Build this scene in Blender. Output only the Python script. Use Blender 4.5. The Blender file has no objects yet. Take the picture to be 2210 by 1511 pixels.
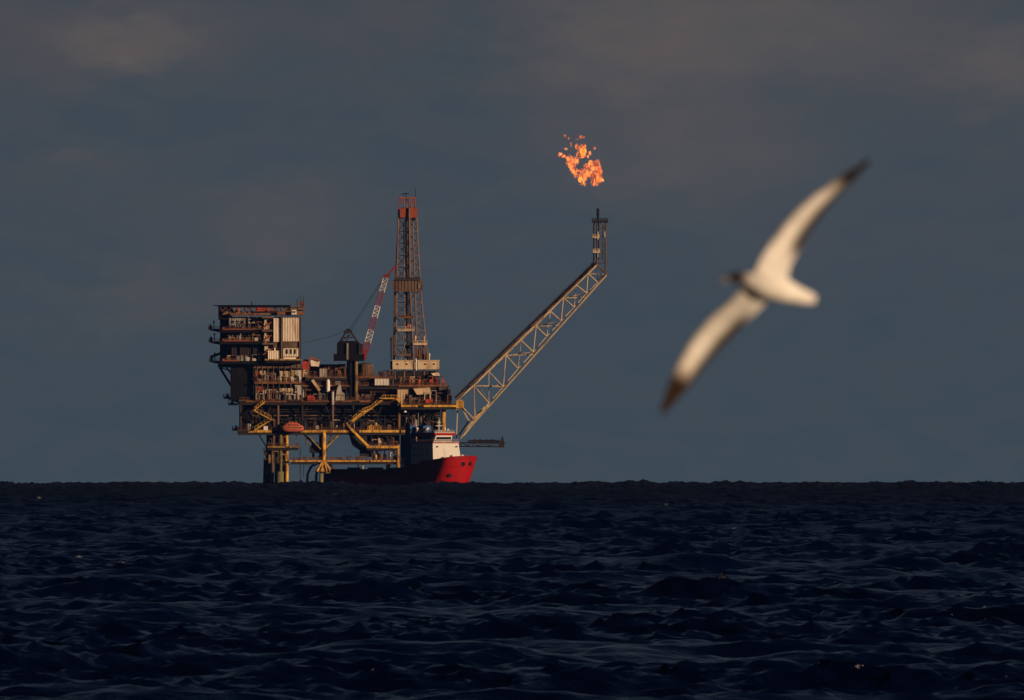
import bpy, math, random
import numpy as np
from mathutils import Vector, noise as mnoise

# ------------------------------------------------------------------ camera, light, exposure
sc = bpy.context.scene
col = sc.collection
S = 0.16                 # metres per photograph pixel at the platform
DIST = 7400.0            # metres to the platform
CAMH = 5.0
REARTH = 6.371e6
PXA = S / DIST           # radians per photograph pixel
DIP = math.sqrt(2 * CAMH / REARTH)

cam_d = bpy.data.cameras.new('camera')
cam = bpy.data.objects.new('camera', cam_d); col.objects.link(cam)
cam_d.sensor_width = 36.0
cam_d.lens = 36.0 / (2210 * PXA)
cam_d.clip_start = 1.0; cam_d.clip_end = 60000
cam.location = (0, 0, CAMH)
cam.rotation_euler = (math.pi / 2 + 287.5 * PXA - DIP, 0, 0)
cam_d.dof.use_dof = True
cam_d.dof.focus_distance = 7400
cam_d.dof.aperture_fstop = 16.5
sc.camera = cam

SUN_AZ = math.radians(49)      # to the right of straight-behind-the-camera
SUN_EL = math.radians(11)
sdir = Vector((math.sin(SUN_AZ) * math.cos(SUN_EL), -math.cos(SUN_AZ) * math.cos(SUN_EL), math.sin(SUN_EL)))
sl = bpy.data.lights.new('sun', 'SUN'); sl.energy = 4.6; sl.angle = math.radians(0.5); sl.color = (1.0, 0.71, 0.46)
so = bpy.data.objects.new('sun', sl); col.objects.link(so)
so.rotation_euler = (-sdir).to_track_quat('-Z', 'Y').to_euler()

w = bpy.data.worlds.new('World'); sc.world = w; w.use_nodes = True
nt = w.node_tree; nt.nodes.clear()
def N(t, **k):
    n = nt.nodes.new(t)
    for a, b in k.items(): setattr(n, a, b)
    return n
def L(a, b): nt.links.new(a, b)
def wmath(op, a, b=None, c=None, clamp=False):
    n = N('ShaderNodeMath', operation=op); n.use_clamp = clamp
    for i, v in enumerate((a, b, c)):
        if v is None: continue
        if isinstance(v, (int, float)): n.inputs[i].default_value = v
        else: L(v, n.inputs[i])
    return n.outputs[0]
def wmix(f, a, b):
    n = N('ShaderNodeMix', data_type='RGBA')
    if isinstance(f, (int, float)): n.inputs[0].default_value = f
    else: L(f, n.inputs[0])
    for i, v in ((6, a), (7, b)):
        if isinstance(v, tuple): n.inputs[i].default_value = (*v, 1)
        else: L(v, n.inputs[i])
    return n.outputs[2]
WS = 0.08
sky = N('ShaderNodeTexSky', sky_type='NISHITA'); sky.sun_disc = False
sky.sun_elevation = SUN_EL; sky.sun_rotation = math.pi - SUN_AZ   # the same side as the lamp
sky.air_density = 1.0; sky.dust_density = 1.0; sky.ozone_density = 2.0
tc = N('ShaderNodeTexCoord'); gen = tc.outputs['Generated']
sep = N('ShaderNodeSeparateXYZ'); L(gen, sep.inputs[0])
dz = sep.outputs[2]
def C8(r, g, b, k=1.0):                               # an 8-bit picture colour as the sky colour that gives it
    f = lambda c: (c / 255 / 12.92 if c <= 10 else ((c / 255 + .055) / 1.055) ** 2.4)
    return (f(r) * k / WS, f(g) * k / WS, f(b) * k / WS)
# a deck of grey-blue cloud over everything, darkened out of view to cut ambient light
el = wmath('MULTIPLY', dz, 34.0, clamp=True)
deck = wmix(el, C8(58, 72, 82), C8(60, 69, 79))
# broad and streaky variation
def wnoise(scale_vec, sc_, det, rough=.55):
    m = N('ShaderNodeMapping'); m.inputs['Scale'].default_value = scale_vec; L(gen, m.inputs[0])
    n = N('ShaderNodeTexNoise'); n.inputs['Scale'].default_value = sc_; n.inputs['Detail'].default_value = det
    n.inputs['Roughness'].default_value = rough; L(m.outputs[0], n.inputs['Vector']); return n
n1 = wnoise((1, 1, 2.2), 105, 4)
n2 = wnoise((1, 1, 2.6), 320, 5)
v1 = N('ShaderNodeMapRange'); L(n1.outputs[0], v1.inputs[0]); v1.inputs[1].default_value = .38; v1.inputs[2].default_value = .68
warm = C8(80, 76, 80)
lowf = N('ShaderNodeMapRange'); L(dz, lowf.inputs[0]); lowf.inputs[1].default_value = .03; lowf.inputs[2].default_value = .07; lowf.inputs[3].default_value = 1; lowf.inputs[4].default_value = 0
v2 = N('ShaderNodeMapRange'); L(n2.outputs[0], v2.inputs[0]); v2.inputs[1].default_value = .4; v2.inputs[2].default_value = .7
deck = wmix(wmath('MULTIPLY', wmath('MULTIPLY', v2.outputs[0], .3), lowf.outputs[0]), deck, C8(76, 76, 80))
deck = wmix(wmath('MULTIPLY', wmath('MULTIPLY', wmath('MULTIPLY', v1.outputs[0], el), .8), lowf.outputs[0]), deck, warm)
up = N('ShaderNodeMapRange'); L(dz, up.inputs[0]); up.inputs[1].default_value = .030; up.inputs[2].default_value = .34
deck = wmix(up.outputs[0], deck, C8(13, 25, 50))  # unseen upper sky made darker to lower ambient light and sea reflections
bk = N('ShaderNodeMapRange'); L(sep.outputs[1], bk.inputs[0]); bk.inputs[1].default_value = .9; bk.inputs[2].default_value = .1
deck = wmix(bk.outputs[0], deck, C8(14, 22, 42))  # sky beside and behind the camera darkened to hold back ambient light
# the pale, ragged cloud patches
blobs = [(300, 95, 190, 85, .85), (1400, 70, 330, 170, .75), (1760, 60, 330, 150, .6), (2170, 140, 170, 100, .6),
         (190, 350, 120, 50, .25), (590, 490, 200, 130, .35), (1440, 350, 220, 130, .45), (330, 650, 220, 80, .25), (1700, 330, 190, 90, .25)]
sub = N('ShaderNodeVectorMath', operation='SUBTRACT'); L(n2.outputs['Color'], sub.inputs[0]); sub.inputs[1].default_value = (.5, .5, .5)
scl = N('ShaderNodeVectorMath', operation='SCALE'); L(sub.outputs[0], scl.inputs[0]); scl.inputs['Scale'].default_value = .0049
add = N('ShaderNodeVectorMath', operation='ADD'); L(gen, add.inputs[0]); L(scl.outputs[0], add.inputs[1])
sp = N('ShaderNodeSeparateXYZ'); L(add.outputs[0], sp.inputs[0])
for bx_, by_, sx_, sy_, am in blobs:
    cx = (bx_ - 1105) * PXA; cz = (1043 - by_) * PXA - DIP
    a = wmath('DIVIDE', wmath('SUBTRACT', sp.outputs[0], cx), sx_ * PXA)
    b = wmath('DIVIDE', wmath('SUBTRACT', sp.outputs[2], cz), sy_ * PXA)
    r2 = wmath('ADD', wmath('MULTIPLY', a, a), wmath('MULTIPLY', b, b))
    g = wmath('EXPONENT', wmath('MULTIPLY', r2, -1.3))
    front = wmath('GREATER_THAN', sep.outputs[1], 0)
    f = wmath('MULTIPLY', wmath('MULTIPLY', g, am), wmath('MULTIPLY', wmath('ADD', n2.outputs[0], .35), front), clamp=True)
    deck = wmix(f, deck, C8(96, 88, 86))
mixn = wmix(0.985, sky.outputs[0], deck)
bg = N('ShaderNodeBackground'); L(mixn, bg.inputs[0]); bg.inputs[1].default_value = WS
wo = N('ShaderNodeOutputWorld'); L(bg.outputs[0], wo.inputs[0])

sc.view_settings.view_transform = 'Standard'; sc.view_settings.look = 'None'
sc.view_settings.exposure = 0.0; sc.view_settings.gamma = 1.0
sc.cycles.max_bounces = 6; sc.cycles.volume_bounces = 0; sc.cycles.diffuse_bounces = 2; sc.cycles.glossy_bounces = 3
sc.cycles.transparent_max_bounces = 12; sc.cycles.sample_clamp_direct = 3.0; sc.cycles.sample_clamp_indirect = 2.0; sc.cycles.volume_step_rate = .4
sc.render.film_transparent = False

# ------------------------------------------------------------------ materials
def new_mat(name):
    m = bpy.data.materials.new(name); m.use_nodes = True
    return m, m.node_tree, m.node_tree.nodes['Principled BSDF']
def paint(name, c, c2=None, amt=.5, scale=.35, rough=.6, metal=0.0, stretch=(1, 1, .35), c3=None):
    """weathered paint: base colour, second colour in worn streaks, fine grime"""
    m, t, p = new_mat(name)
    p.inputs['Roughness'].default_value = rough; p.inputs['Metallic'].default_value = metal; p.inputs['Specular IOR Level'].default_value = .07
    tcn = t.nodes.new('ShaderNodeTexCoord'); mp = t.nodes.new('ShaderNodeMapping'); mp.inputs['Scale'].default_value = stretch
    t.links.new(tcn.outputs['Object'], mp.inputs[0])
    n = t.nodes.new('ShaderNodeTexNoise'); n.inputs['Scale'].default_value = scale; n.inputs['Detail'].default_value = 8; n.inputs['Roughness'].default_value = .7
    t.links.new(mp.outputs[0], n.inputs['Vector'])
    r = t.nodes.new('ShaderNodeMapRange'); r.inputs[1].default_value = .62 - .3 * amt; r.inputs[2].default_value = .78 - .25 * amt
    t.links.new(n.outputs[0], r.inputs[0])
    x = t.nodes.new('ShaderNodeMix'); x.data_type = 'RGBA'
    x.inputs[6].default_value = (*c, 1); x.inputs[7].default_value = (*(c2 or tuple(v * .4 for v in c)), 1)
    t.links.new(r.outputs[0], x.inputs[0])
    oi = t.nodes.new('ShaderNodeObjectInfo')
    hv = t.nodes.new('ShaderNodeHueSaturation')
    mr = t.nodes.new('ShaderNodeMapRange'); mr.inputs[3].default_value = .8; mr.inputs[4].default_value = 1.2
    t.links.new(oi.outputs['Random'], mr.inputs[0]); t.links.new(mr.outputs[0], hv.inputs['Value'])
    t.links.new(x.outputs[2], hv.inputs['Color'])
    t.links.new(hv.outputs[0], p.inputs['Base Color'])
    return m
RUST = (.16, .055, .025)
M = {
 'yellow': paint('yellow_paint', (.58, .32, .05), (.17, .08, .03), .68, .8),
 'yellowdull': paint('dull_yellow_paint', (.32, .2, .06), (.1, .05, .025), .7, .6),
 'tan': paint('tan_paint', (.48, .36, .24), (.2, .11, .06), .45, .4),
 'boomtan': paint('boom_paint', (.44, .33, .19), (.16, .09, .05), .45, .3),
 'white': paint('white_panel_paint', (.72, .62, .5), (.36, .22, .13), .4, .3, stretch=(1, 1, .2)),
 'shipwhite': paint('ship_white_paint', (.60, .57, .52), (.36, .27, .19), .12, .3, rough=.4),
 'red': paint('red_paint', (.42, .05, .03), (.16, .04, .02), .5, .5),
 'shipred': paint('ship_red_paint', (.26, .006, .006), (.10, .007, .008), .4, .2, rough=.6),
 'orange': paint('orange_paint', (.25, .06, .03), (.22, .06, .03), .5, .5),
 'rust': paint('rusty_steel', (.17, .075, .035), (.07, .03, .02), .6, .5),
 'brown': paint('brown_steel', (.13, .085, .06), (.06, .035, .025), .6, .5),
 'dark': paint('dark_steel_and_shade', (.02, .019, .021), (.035, .02, .014), .5, .5),  # also carries the shade painted into the cellar pipes and braces
 'black': paint('black_steel_and_shade', (.005, .005, .007), (.014, .01, .008), .4, .5),  # also carries the shade painted into the inner structure and stair tower
 'grey': paint('grey_paint', (.2, .19, .18), (.1, .07, .05), .5, .5),
 'lightgrey': paint('light_grey_paint', (.42, .38, .33), (.2, .13, .09), .5, .5),
 'derrick': paint('derrick_steel', (.13, .10, .085), (.12, .05, .035), .55, .25),
 'olive': paint('olive_growth', (.12, .12, .05), (.25, .17, .05), .6, .3),
 'lifeboat': paint('lifeboat_shell', (.42, .10, .05), (.25, .08, .05), .4, .3, rough=.4),
 'blue': paint('blue_paint', (.03, .07, .18), (.02, .03, .06), .4, .4),
 'rubber': paint('black_rubber', (.01, .01, .011), (.02, .02, .02), .4, .4, rough=.8),
 'cable': paint('steel_cable', (.03, .03, .032), None, .4, .4),
 'boomwhite': paint('crane_white', (.5, .45, .4), (.3, .2, .15), .45, .4),
 'boomred': paint('crane_red', (.2, .025, .03), (.14, .03, .03), .5, .4),
}
g_, gt, gp = new_mat('window_glass'); gp.inputs['Base Color'].default_value = (.01, .012, .015, 1); gp.inputs['Roughness'].default_value = .08
M['glass'] = g_

# ------------------------------------------------------------------ builders
def W(x, y, d):
    return ((x - 1105) * S, DIST + d * S, (1043 - y) * S - (DIP * DIST - CAMH))
ORG = {}
def tag(o, label=None, cat=None, group=None, kind=None):
    if label: o['label'] = label
    if cat: o['category'] = cat
    if group: o['group'] = group
    if kind: o['kind'] = kind
    return o
def thing(name, at, label, cat, group=None):
    o = bpy.data.objects.new(name, None); col.objects.link(o)
    o.location = W(*at); o.empty_display_size = 1
    ORG[o.name] = Vector(W(*at))
    return tag(o, label, cat, group)
class MB:
    def __init__(s): s.v = []; s.f = []
    def add(s, vs, fs):
        k = len(s.v); s.v += [tuple(q) for q in vs]; s.f += [tuple(i + k for i in f) for f in fs]; return s
    def box(s, x0, x1, y0, y1, d0, d1):
        vs = [(x, y, d) for x in (x0, x1) for y in (y0, y1) for d in (d0, d1)]
        return s.add(vs, [(0, 1, 3, 2), (4, 6, 7, 5), (0, 4, 5, 1), (2, 3, 7, 6), (0, 2, 6, 4), (1, 5, 7, 3)])
    def tube(s, p, q, r, n=6, r2=None):
        p = Vector(p); q = Vector(q); a = (q - p)
        if a.length < 1e-6: return s
        a.normalize(); u = a.orthogonal().normalized(); w_ = a.cross(u)
        if r2 is None: r2 = r
        vs = []
        for c, rr in ((p, r), (q, r2)):
            for i in range(n):
                t = 2 * math.pi * (i + .5) / n
                vs.append(c + (u * math.cos(t) + w_ * math.sin(t)) * rr)
        fs = [(i, (i + 1) % n, n + (i + 1) % n, n + i) for i in range(n)] + [tuple(range(n))[::-1], tuple(range(n, 2 * n))]
        return s.add(vs, fs)
    def path(s, pts, r, n=6):
        for a, b in zip(pts[:-1], pts[1:]): s.tube(a, b, r, n)
        return s
    def beam(s, p, q, h, t):
        """rectangular bar from p to q, h high in the picture plane, t deep"""
        p = Vector(p); q = Vector(q); a = (q - p).normalized()
        dd = Vector((0, 0, 1)); u = a.cross(dd)
        if u.length < .1: u = Vector((1, 0, 0))
        u.normalize(); w_ = a.cross(u).normalized()
        vs = [c + u * (i * h / 2) + w_ * (j * t / 2) for c in (p, q) for i, j in ((-1, -1), (1, -1), (1, 1), (-1, 1))]
        return s.add(vs, [(0, 1, 2, 3), (7, 6, 5, 4), (0, 4, 5, 1), (1, 5, 6, 2), (2, 6, 7, 3), (3, 7, 4, 0)])
    def prism(s, pts, d0, d1):
        n = len(pts)
        vs = [(x, y, d0) for x, y in pts] + [(x, y, d1) for x, y in pts]
        return s.add(vs, [tuple(range(n)), tuple(range(n, 2 * n))[::-1]] + [(i, n + i, n + (i + 1) % n, (i + 1) % n) for i in range(n)])
    def corr(s, x0, x1, y0, y1, d, depth=1.6, per=3.4, back=6):
        """corrugated wall with real thickness"""
        n = max(2, int((x1 - x0) / per)); pts = []
        for i in range(n):
            a = x0 + (x1 - x0) * i / n; b = (x1 - x0) / n
            pts += [(a, d), (a + b * .35, d), (a + b * .5, d + depth), (a + b * .85, d + depth)]
        pts += [(x1, d), (x1, d + back), (x0, d + back)]
        m = len(pts)
        vs = [(x, y0, q) for x, q in pts] + [(x, y1, q) for x, q in pts]
        return s.add(vs, [tuple(range(m)), tuple(range(m, 2 * m))[::-1]] + [(i, m + i, m + (i + 1) % m, (i + 1) % m) for i in range(m)])
    def rail(s, p, q, h=7, r=.45, step=9):
        p = Vector(p); q = Vector(q); n = max(1, int((q - p).length / step)); up = Vector((0, -1, 0))
        for i in range(n + 1):
            b = p.lerp(q, i / n); s.tube(b, b + up * h, r, 4)
        for k in (1, .5): s.tube(p + up * h * k, q + up * h * k, r, 4)
        s.beam(p + up * .8, q + up * .8, 1.6, .5)
        return s
    def stair(s, p, q, wd=8):
        p = Vector(p); q = Vector(q); o = Vector((0, 0, wd)); up = Vector((0, -1, 0))
        for k in (0, 1):
            s.beam(p + o * k, q + o * k, 2.6, .8)
            s.tube(p + o * k + up * 7, q + o * k + up * 7, .5, 4)
            for i in range(6):
                b = p.lerp(q, i / 5) + o * k; s.tube(b, b + up * 7, .4, 4)
        n = max(3, int(abs(p.y - q.y) / 2))
        for i in range(n):
            b = p.lerp(q, (i + .5) / n); s.add([b + Vector((x, z, dd)) for x in (-1.4, 1.4) for z in (-.25, .25) for dd in (0, wd)],
                [(0, 1, 3, 2), (4, 6, 7, 5), (0, 4, 5, 1), (2, 3, 7, 6), (0, 2, 6, 4), (1, 5, 7, 3)])
        return s
    def ell(s, c, r, nu=14, nv=8, pw=1.0):
        cx, cy, cd = c; rx, ry, rd = r; vs = [(cx - rx, cy, cd)]; sg = lambda v: math.copysign(abs(v) ** pw, v)
        for i in range(1, nu):
            t = math.pi * i / nu
            for j in range(nv):
                a = 2 * math.pi * j / nv
                k = abs(math.sin(t)) ** pw
                vs.append((cx - rx * math.cos(t), cy + ry * k * sg(math.cos(a)), cd + rd * k * sg(math.sin(a))))
        vs.append((cx + rx, cy, cd)); e = len(vs) - 1
        fs = [(0, 1 + (j + 1) % nv, 1 + j) for j in range(nv)]
        for i in range(nu - 2):
            b = 1 + i * nv
            fs += [(b + j, b + (j + 1) % nv, b + nv + (j + 1) % nv, b + nv + j) for j in range(nv)]
        b = 1 + (nu - 2) * nv
        fs += [(b + j, b + (j + 1) % nv, e) for j in range(nv)]
        return s.add(vs, fs)
    def build(s, name, mat, parent=None, root=None, smooth=False, label=None):
        root = root or parent
        while root is not None and root.parent is not None: root = root.parent
        o_ = ORG[root.name] if root is not None else Vector((0, 0, 0))
        me = bpy.data.meshes.new(name)
        me.from_pydata([tuple(Vector(W(*q)) - o_) for q in s.v], [], s.f)
        import bmesh
        b = bmesh.new(); b.from_mesh(me); bmesh.ops.recalc_face_normals(b, faces=b.faces); b.to_mesh(me); b.free()
        me.materials.append(M[mat] if isinstance(mat, str) else mat)
        if smooth: me.polygons.foreach_set('use_smooth', [True] * len(me.polygons))
        o = bpy.data.objects.new(name, me); col.objects.link(o)
        if parent is not None: o.parent = parent
        if label: o['label'] = label
        return o
rnd = random.Random(7)
counts = {}
def clutter(parent, x0, x1, y0, y1, d0, d1, n, seed, pal=('brown', 'dark', 'rust', 'grey', 'tan', 'dark', 'brown', 'lightgrey', 'black')):
    """equipment standing on the deck at y1: cabinets, vessels, pipes"""
    R = random.Random(seed)
    for i in range(n):
        k = R.choice(('pipe', 'pipe', 'equipment_cabinet', 'equipment_cabinet', 'pressure_vessel', 'pipe_run'))
        if counts.get(k, 0) >= 96: k = min(counts, key=counts.get)
        counts[k] = counts.get(k, 0) + 1
        x = R.uniform(x0, x1); d = R.uniform(d0, d1); H = y1 - y0; m = MB(); mat = R.choice(pal)
        if k == 'pipe':
            t = y1 - H * R.uniform(.55, 1); r = R.uniform(.7, 1.5)
            m.tube((x, y1, d), (x, t, d), r, 8)
            e = max(x0, min(x1, x + R.choice((-1, 1)) * R.uniform(4, 14))); m.tube((x, t, d), (e, t, d), r, 8)
            m.tube((x, y1 - H * .3, d), (x, y1 - H * .3 + 1.5, d), r * 1.7, 8)
        elif k == 'equipment_cabinet':
            ww = R.uniform(3, 9); h = H * R.uniform(.25, .65); x = min(x, x1 - ww)
            m.box(x, x + ww, y1 - h, y1, d, d + ww)
            m.box(x + ww * .15, x + ww * .85, y1 - h - 1.2, y1 - h, d + 1, d + ww - 1)
            m.box(x + ww * .1, x + ww * .42, y1 - h * .85, y1 - h * .15, d - .5, d); m.box(x + ww * .55, x + ww * .9, y1 - h * .85, y1 - h * .4, d - .5, d)
        elif k == 'pressure_vessel':
            r = R.uniform(2, 4); h = H * R.uniform(.4, .75)
            m.tube((x, y1, d), (x, y1 - h, d), r, 10); m.tube((x, y1 - h, d), (x, y1 - h - r * .7, d), r, 10, r * .4)
            m.tube((x, y1 - h * .5, d), (x + r + 2, y1 - h * .5, d), .8, 6)
        else:
            e = min(x1, x + R.uniform(10, 35)); y = y1 - H * R.uniform(.3, .95)
            m.tube((x, y, d), (e, y, d), R.uniform(.6, 1.3), 8); m.tube((x, y, d), (x, y1, d), .8, 6); m.tube((e, y, d), (e, y1, d), .8, 6)
        m.build(k, mat, parent)

# ------------------------------------------------------------------ the platform
plat = thing('oil_platform', (740, 1045, 120), 'rusty multi deck offshore oil platform on yellow legs with yellow deck edges', 'oil platform')
def deck(name, x0, x1, y, d0, d1, th, mat, edge=None, edges=(), rails=True):
    o = MB().box(x0, x1, y, y + th, d0, d1).build(name, mat, plat)
    g = MB()
    for i in range(int((x1 - x0) / 22)):
        xx = x0 + 6 + i * 22; g.box(xx, xx + 2, y + th, y + th + 4, d0 + 4, d1 - 4)
    g.box(x0 + 1, x1 - 1, y + th, y + th + 5, d0 + 2, d0 + 4)
    g.build('floor_beam', 'dark', o)
    if edge:
        for a, b in edges:
            MB().box(a, b, y - .6, y + th - .5, d0 - 2.2, d0 - .1).build('edge_girder', edge, o)
    if rails:
        MB().rail((x0 + 1, y, d0 + .6), (x1 - 1, y, d0 + .6)).rail((x0 + 1, y, d0 + .6), (x0 + 1, y, d1 - 1)).rail((x1 - 1, y, d0 + .6), (x1 - 1, y, d1 - 1)).build('railing', 'rust', o)
    return o
# upper deck, main lower deck
dA = deck('upper_deck', 516, 960, 865, 0, 280, 4, 'dark', 'rust', ((530, 618), (650, 760), (775, 850)))
dB = deck('cellar_deck', 512, 934, 929, 0, 280, 5, 'dark', 'yellow', ((535, 586), (648, 762), (775, 861), (866, 930)))
dC = deck('flare_side_deck', 864, 985, 875, -16, 60, 4, 'dark', 'yellow', ((866, 901), (914, 985)))
dG = deck('pipe_deck', 650, 968, 832, 10, 270, 3, 'dark', 'rust', ((652, 760), (860, 966)))
dH = deck('walkway_deck', 658, 748, 814, 8, 90, 3, 'brown', 'brown', ((660, 746),))
dI = deck('walkway_deck', 768, 850, 814, 14, 110, 3, 'brown', 'rust', ((770, 848),))
# walls added behind the deck fronts to block light and keep interiors dark
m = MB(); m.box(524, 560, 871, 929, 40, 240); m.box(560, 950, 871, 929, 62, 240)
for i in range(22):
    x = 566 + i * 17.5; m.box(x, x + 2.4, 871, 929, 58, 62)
m.build('added_bulkhead', 'dark', plat)
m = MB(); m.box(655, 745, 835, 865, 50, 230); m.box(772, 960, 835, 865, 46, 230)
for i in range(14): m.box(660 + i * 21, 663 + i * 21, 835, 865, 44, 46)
m.build('added_bulkhead', 'brown', plat)
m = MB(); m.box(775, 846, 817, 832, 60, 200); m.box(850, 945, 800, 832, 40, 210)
m.build('added_bulkhead', 'dark', plat)
# columns between the decks
for x, r, mt in ((519, 3, 'dark'), (600, 2.6, 'brown'), (652, 2.4, 'dark'), (718, 2.2, 'brown'), (762, 2.4, 'dark'), (861, 3, 'yellowdull'), (957, 5, 'yellow')):
    MB().tube((x, 869, 8), (x, 929 if x < 940 else 1000, 8), r, 12).tube((x, 872, 8), (x, 869, 8), r * 1.5, 12).build('column', mt, plat, smooth=False)
for x in (560, 640, 700, 800, 905):
    MB().beam((x, 870, 14), (x + 28, 928, 14), 2.4, 2.4).beam((x + 28, 870, 17.5), (x, 928, 17.5), 2.4, 2.4).build('cross_brace', 'dark', plat)  # dark colour stands in for the shadow between the decks
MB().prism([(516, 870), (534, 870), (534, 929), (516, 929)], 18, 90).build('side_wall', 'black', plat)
# long pipe bundles on the deck fronts; dark lower ones carry painted-in shade
for y, mt, d in ((884, 'dark', 30), (889, 'dark', 28), (897, 'brown', 32), (905, 'dark', 26), (838, 'brown', 28), (843, 'rust', 26)):
    m = MB(); m.tube((560 if y > 870 else 655, y, d), (948, y, d), 1.3, 8)
    for x in range(590 if y > 870 else 680, 940, 60): m.tube((x, y, d), (x, y + 12, d), 1.0, 6); m.tube((x - 1.5, y, d), (x + 1.5, y, d), 2.2, 8)
    m.build('pipe_bundle', mt, plat)
# left side balconies of the cellar and upper decks
for (x0, x1, y) in ((482, 516, 858), (492, 514, 872), (501, 513, 927)):
    o = MB().box(x0, x1, y, y + 2.5, 20, 60).build('balcony', 'black', plat)
    MB().rail((x0, y, 20), (x1, y, 20)).rail((x0, y, 20), (x0, y, 60)).build('railing', 'dark', o)
    MB().box(x0 + 5, x0 + 12, y - 5, y, 30, 40).box(x0 + 7, x0 + 10, y - 9, y - 5, 32, 36).build('life_raft_rack', 'dark', o)
MB().prism([(486, 860), (516, 870), (516, 866), (500, 858)], 30, 40).build('bracket', 'black', plat)
# staircases
def stairs(name, pts, d, mt):
    m = MB()
    for i, (a, b) in enumerate(zip(pts[:-1], pts[1:])):
        dd = d - (i % 2) * 9
        m.stair((a[0], a[1], dd), (b[0], b[1], dd), 7)
    for a in pts[1:-1]: m.box(a[0] - 4, a[0] + 4, a[1] - .8, a[1] + .8, d - 9, d + 7)
    return m.build(name, mt, plat)
stairs('staircase', [(571, 868), (549, 886), (586, 906), (550, 928)], -14, 'yellow')
st = stairs('staircase', [(760, 908), (783, 889), (800, 883), (826, 860), (856, 860), (868, 874)], -14, 'yellow')
MB().beam((760, 911, -14), (828, 862, -14), 3, 1.5).beam((828, 862, -15), (857, 862, -15), 3, 1.5).build('stair_girder', 'yellow', st)
MB().beam((757, 925, -5), (796, 964, -5), 5, 6).build('diagonal_girder', 'yellow', plat)
MB().beam((748, 912, -5), (762, 932, -5), 4, 5).build('diagonal_girder', 'yellowdull', plat)
# under-deck structures
dF = deck('leg_walkway', 577, 645, 964, -4, 60, 2.6, 'brown', 'yellowdull', ((577, 622), (624, 644)))
dD = deck('lower_service_deck', 791, 861, 963, -8, 90, 5, 'brown', 'yellow', ((791, 861),))
dE = deck('bridge_walkway', 626, 866, 994, -2, 24, 3.5, 'dark', 'yellow', ((626, 796), (800, 862)))
# left leg cluster
for x, d, r, mt in ((580, 30, 5, 'dark'), (591, 10, 3.2, 'brown'), (600, 34, 7, 'brown'), (606, 4, 3, 'olive'), (619, 8, 3.4, 'yellow'), (586, 60, 5, 'dark'), (612, 66, 6, 'dark')):
    m = MB().tube((x, 934, d), (x - (4 if x < 595 else 0), 1060, d), r, 14, r * 1.12)
    for yy in (968, 994): m.tube((x, yy - 2, d), (x, yy + 2, d), r * 1.35, 14)
    o = m.build('leg', mt, plat, smooth=False)
m = MB().tube((604, 1018, 2), (604, 1060, 2), 8.5, 14).tube((573, 990, 40), (571, 1060, 40), 4.5, 10)
m.build('leg_growth', 'olive', plat)
clutter(dF, 578, 622, 936, 963, 0, 30, 12, 21, ('rust', 'brown', 'yellowdull', 'tan', 'dark', 'brown'))
clutter(dF, 580, 618, 968, 1000, 0, 20, 12, 22, ('rust', 'brown', 'dark', 'dark', 'yellowdull'))
MB().beam((556, 934, 5), (578, 970, 5), 2.6, 3).build('knee_brace', 'black', plat)
MB().beam((543, 934, 12), (600, 940, 12), 3, 6).build('knee_brace', 'dark', plat)
MB().box(569, 578, 974, 983, 10, 26).box(568, 580, 990, 993, 8, 30).rail((569, 974, 10), (578, 974, 10)).build('boat_landing', 'dark', plat)
# the second leg with its spreading foot
m = MB().tube((692, 934, 14), (692, 998, 14), 3.6, 12); m.build('leg', 'dark', plat)
m = MB().tube((699, 934, 2), (699, 1000, 2), 4.2, 14); m.build('leg', 'yellow', plat)
for a, b, mt, r in (((697, 972, 6), (735, 934, 6), 'yellowdull', 2.2), ((697, 976, 8), (655, 936, 8), 'dark', 2.8), ((692, 970, 2), (668, 944, 2), 'yellowdull', 1.8), ((704, 976, 10), (716, 934, 10), 'brown', 2)):
    MB().tube(a, b, r, 8).build('leg_brace', mt, plat)
m = MB().box(668, 690, 962, 978, 10, 30).box(672, 686, 955, 962, 14, 26).tube((676, 978, 20), (676, 990, 20), 3, 8); m.build('pump_housing', 'dark', plat)
m = MB().tube((699, 998, 2), (699, 1004, 2), 4.4, 14, 9).tube((699, 1004, 2), (699, 1018, 2), 9, 14, 20)
for dx in (-15, -6, 6, 14): m.tube((699 + dx * .25, 998, -4), (699 + dx, 1018, -18), 2.4, 8)
m.build('foot_sleeve', 'yellow', plat)
for dx, dd, r in ((-17, 6, 3), (-6, -4, 4), (6, 0, 5.5), (16, 10, 3)):
    MB().path([(699 + dx * .6, 1010, dd), (699 + dx * .95, 1022, dd), (699 + dx * 1.05, 1060, dd)], r, 10).build('pile', 'olive', plat)
MB().path([(690, 998, 20), (672, 1006, 20), (664, 1022, 20), (661, 1060, 20)], 2.6, 10).build('riser', 'dark', plat)
MB().path([(712, 1002, 14), (722, 1014, 14), (726, 1060, 14)], 2.2, 10).build('riser', 'brown', plat)
for x, y0, y1, mt, r in ((648, 966, 1060, 'dark', .9), (655, 998, 1030, 'dark', .7), (661, 936, 962, 'rust', 1.6), (640, 936, 964, 'brown', 1.2), (773, 998, 1060, 'dark', 1.6), (783, 998, 1060, 'lightgrey', 2)):
    MB().tube((x, y0, 8), (x, y1, 8), r, 8).build('riser', mt, plat)
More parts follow.
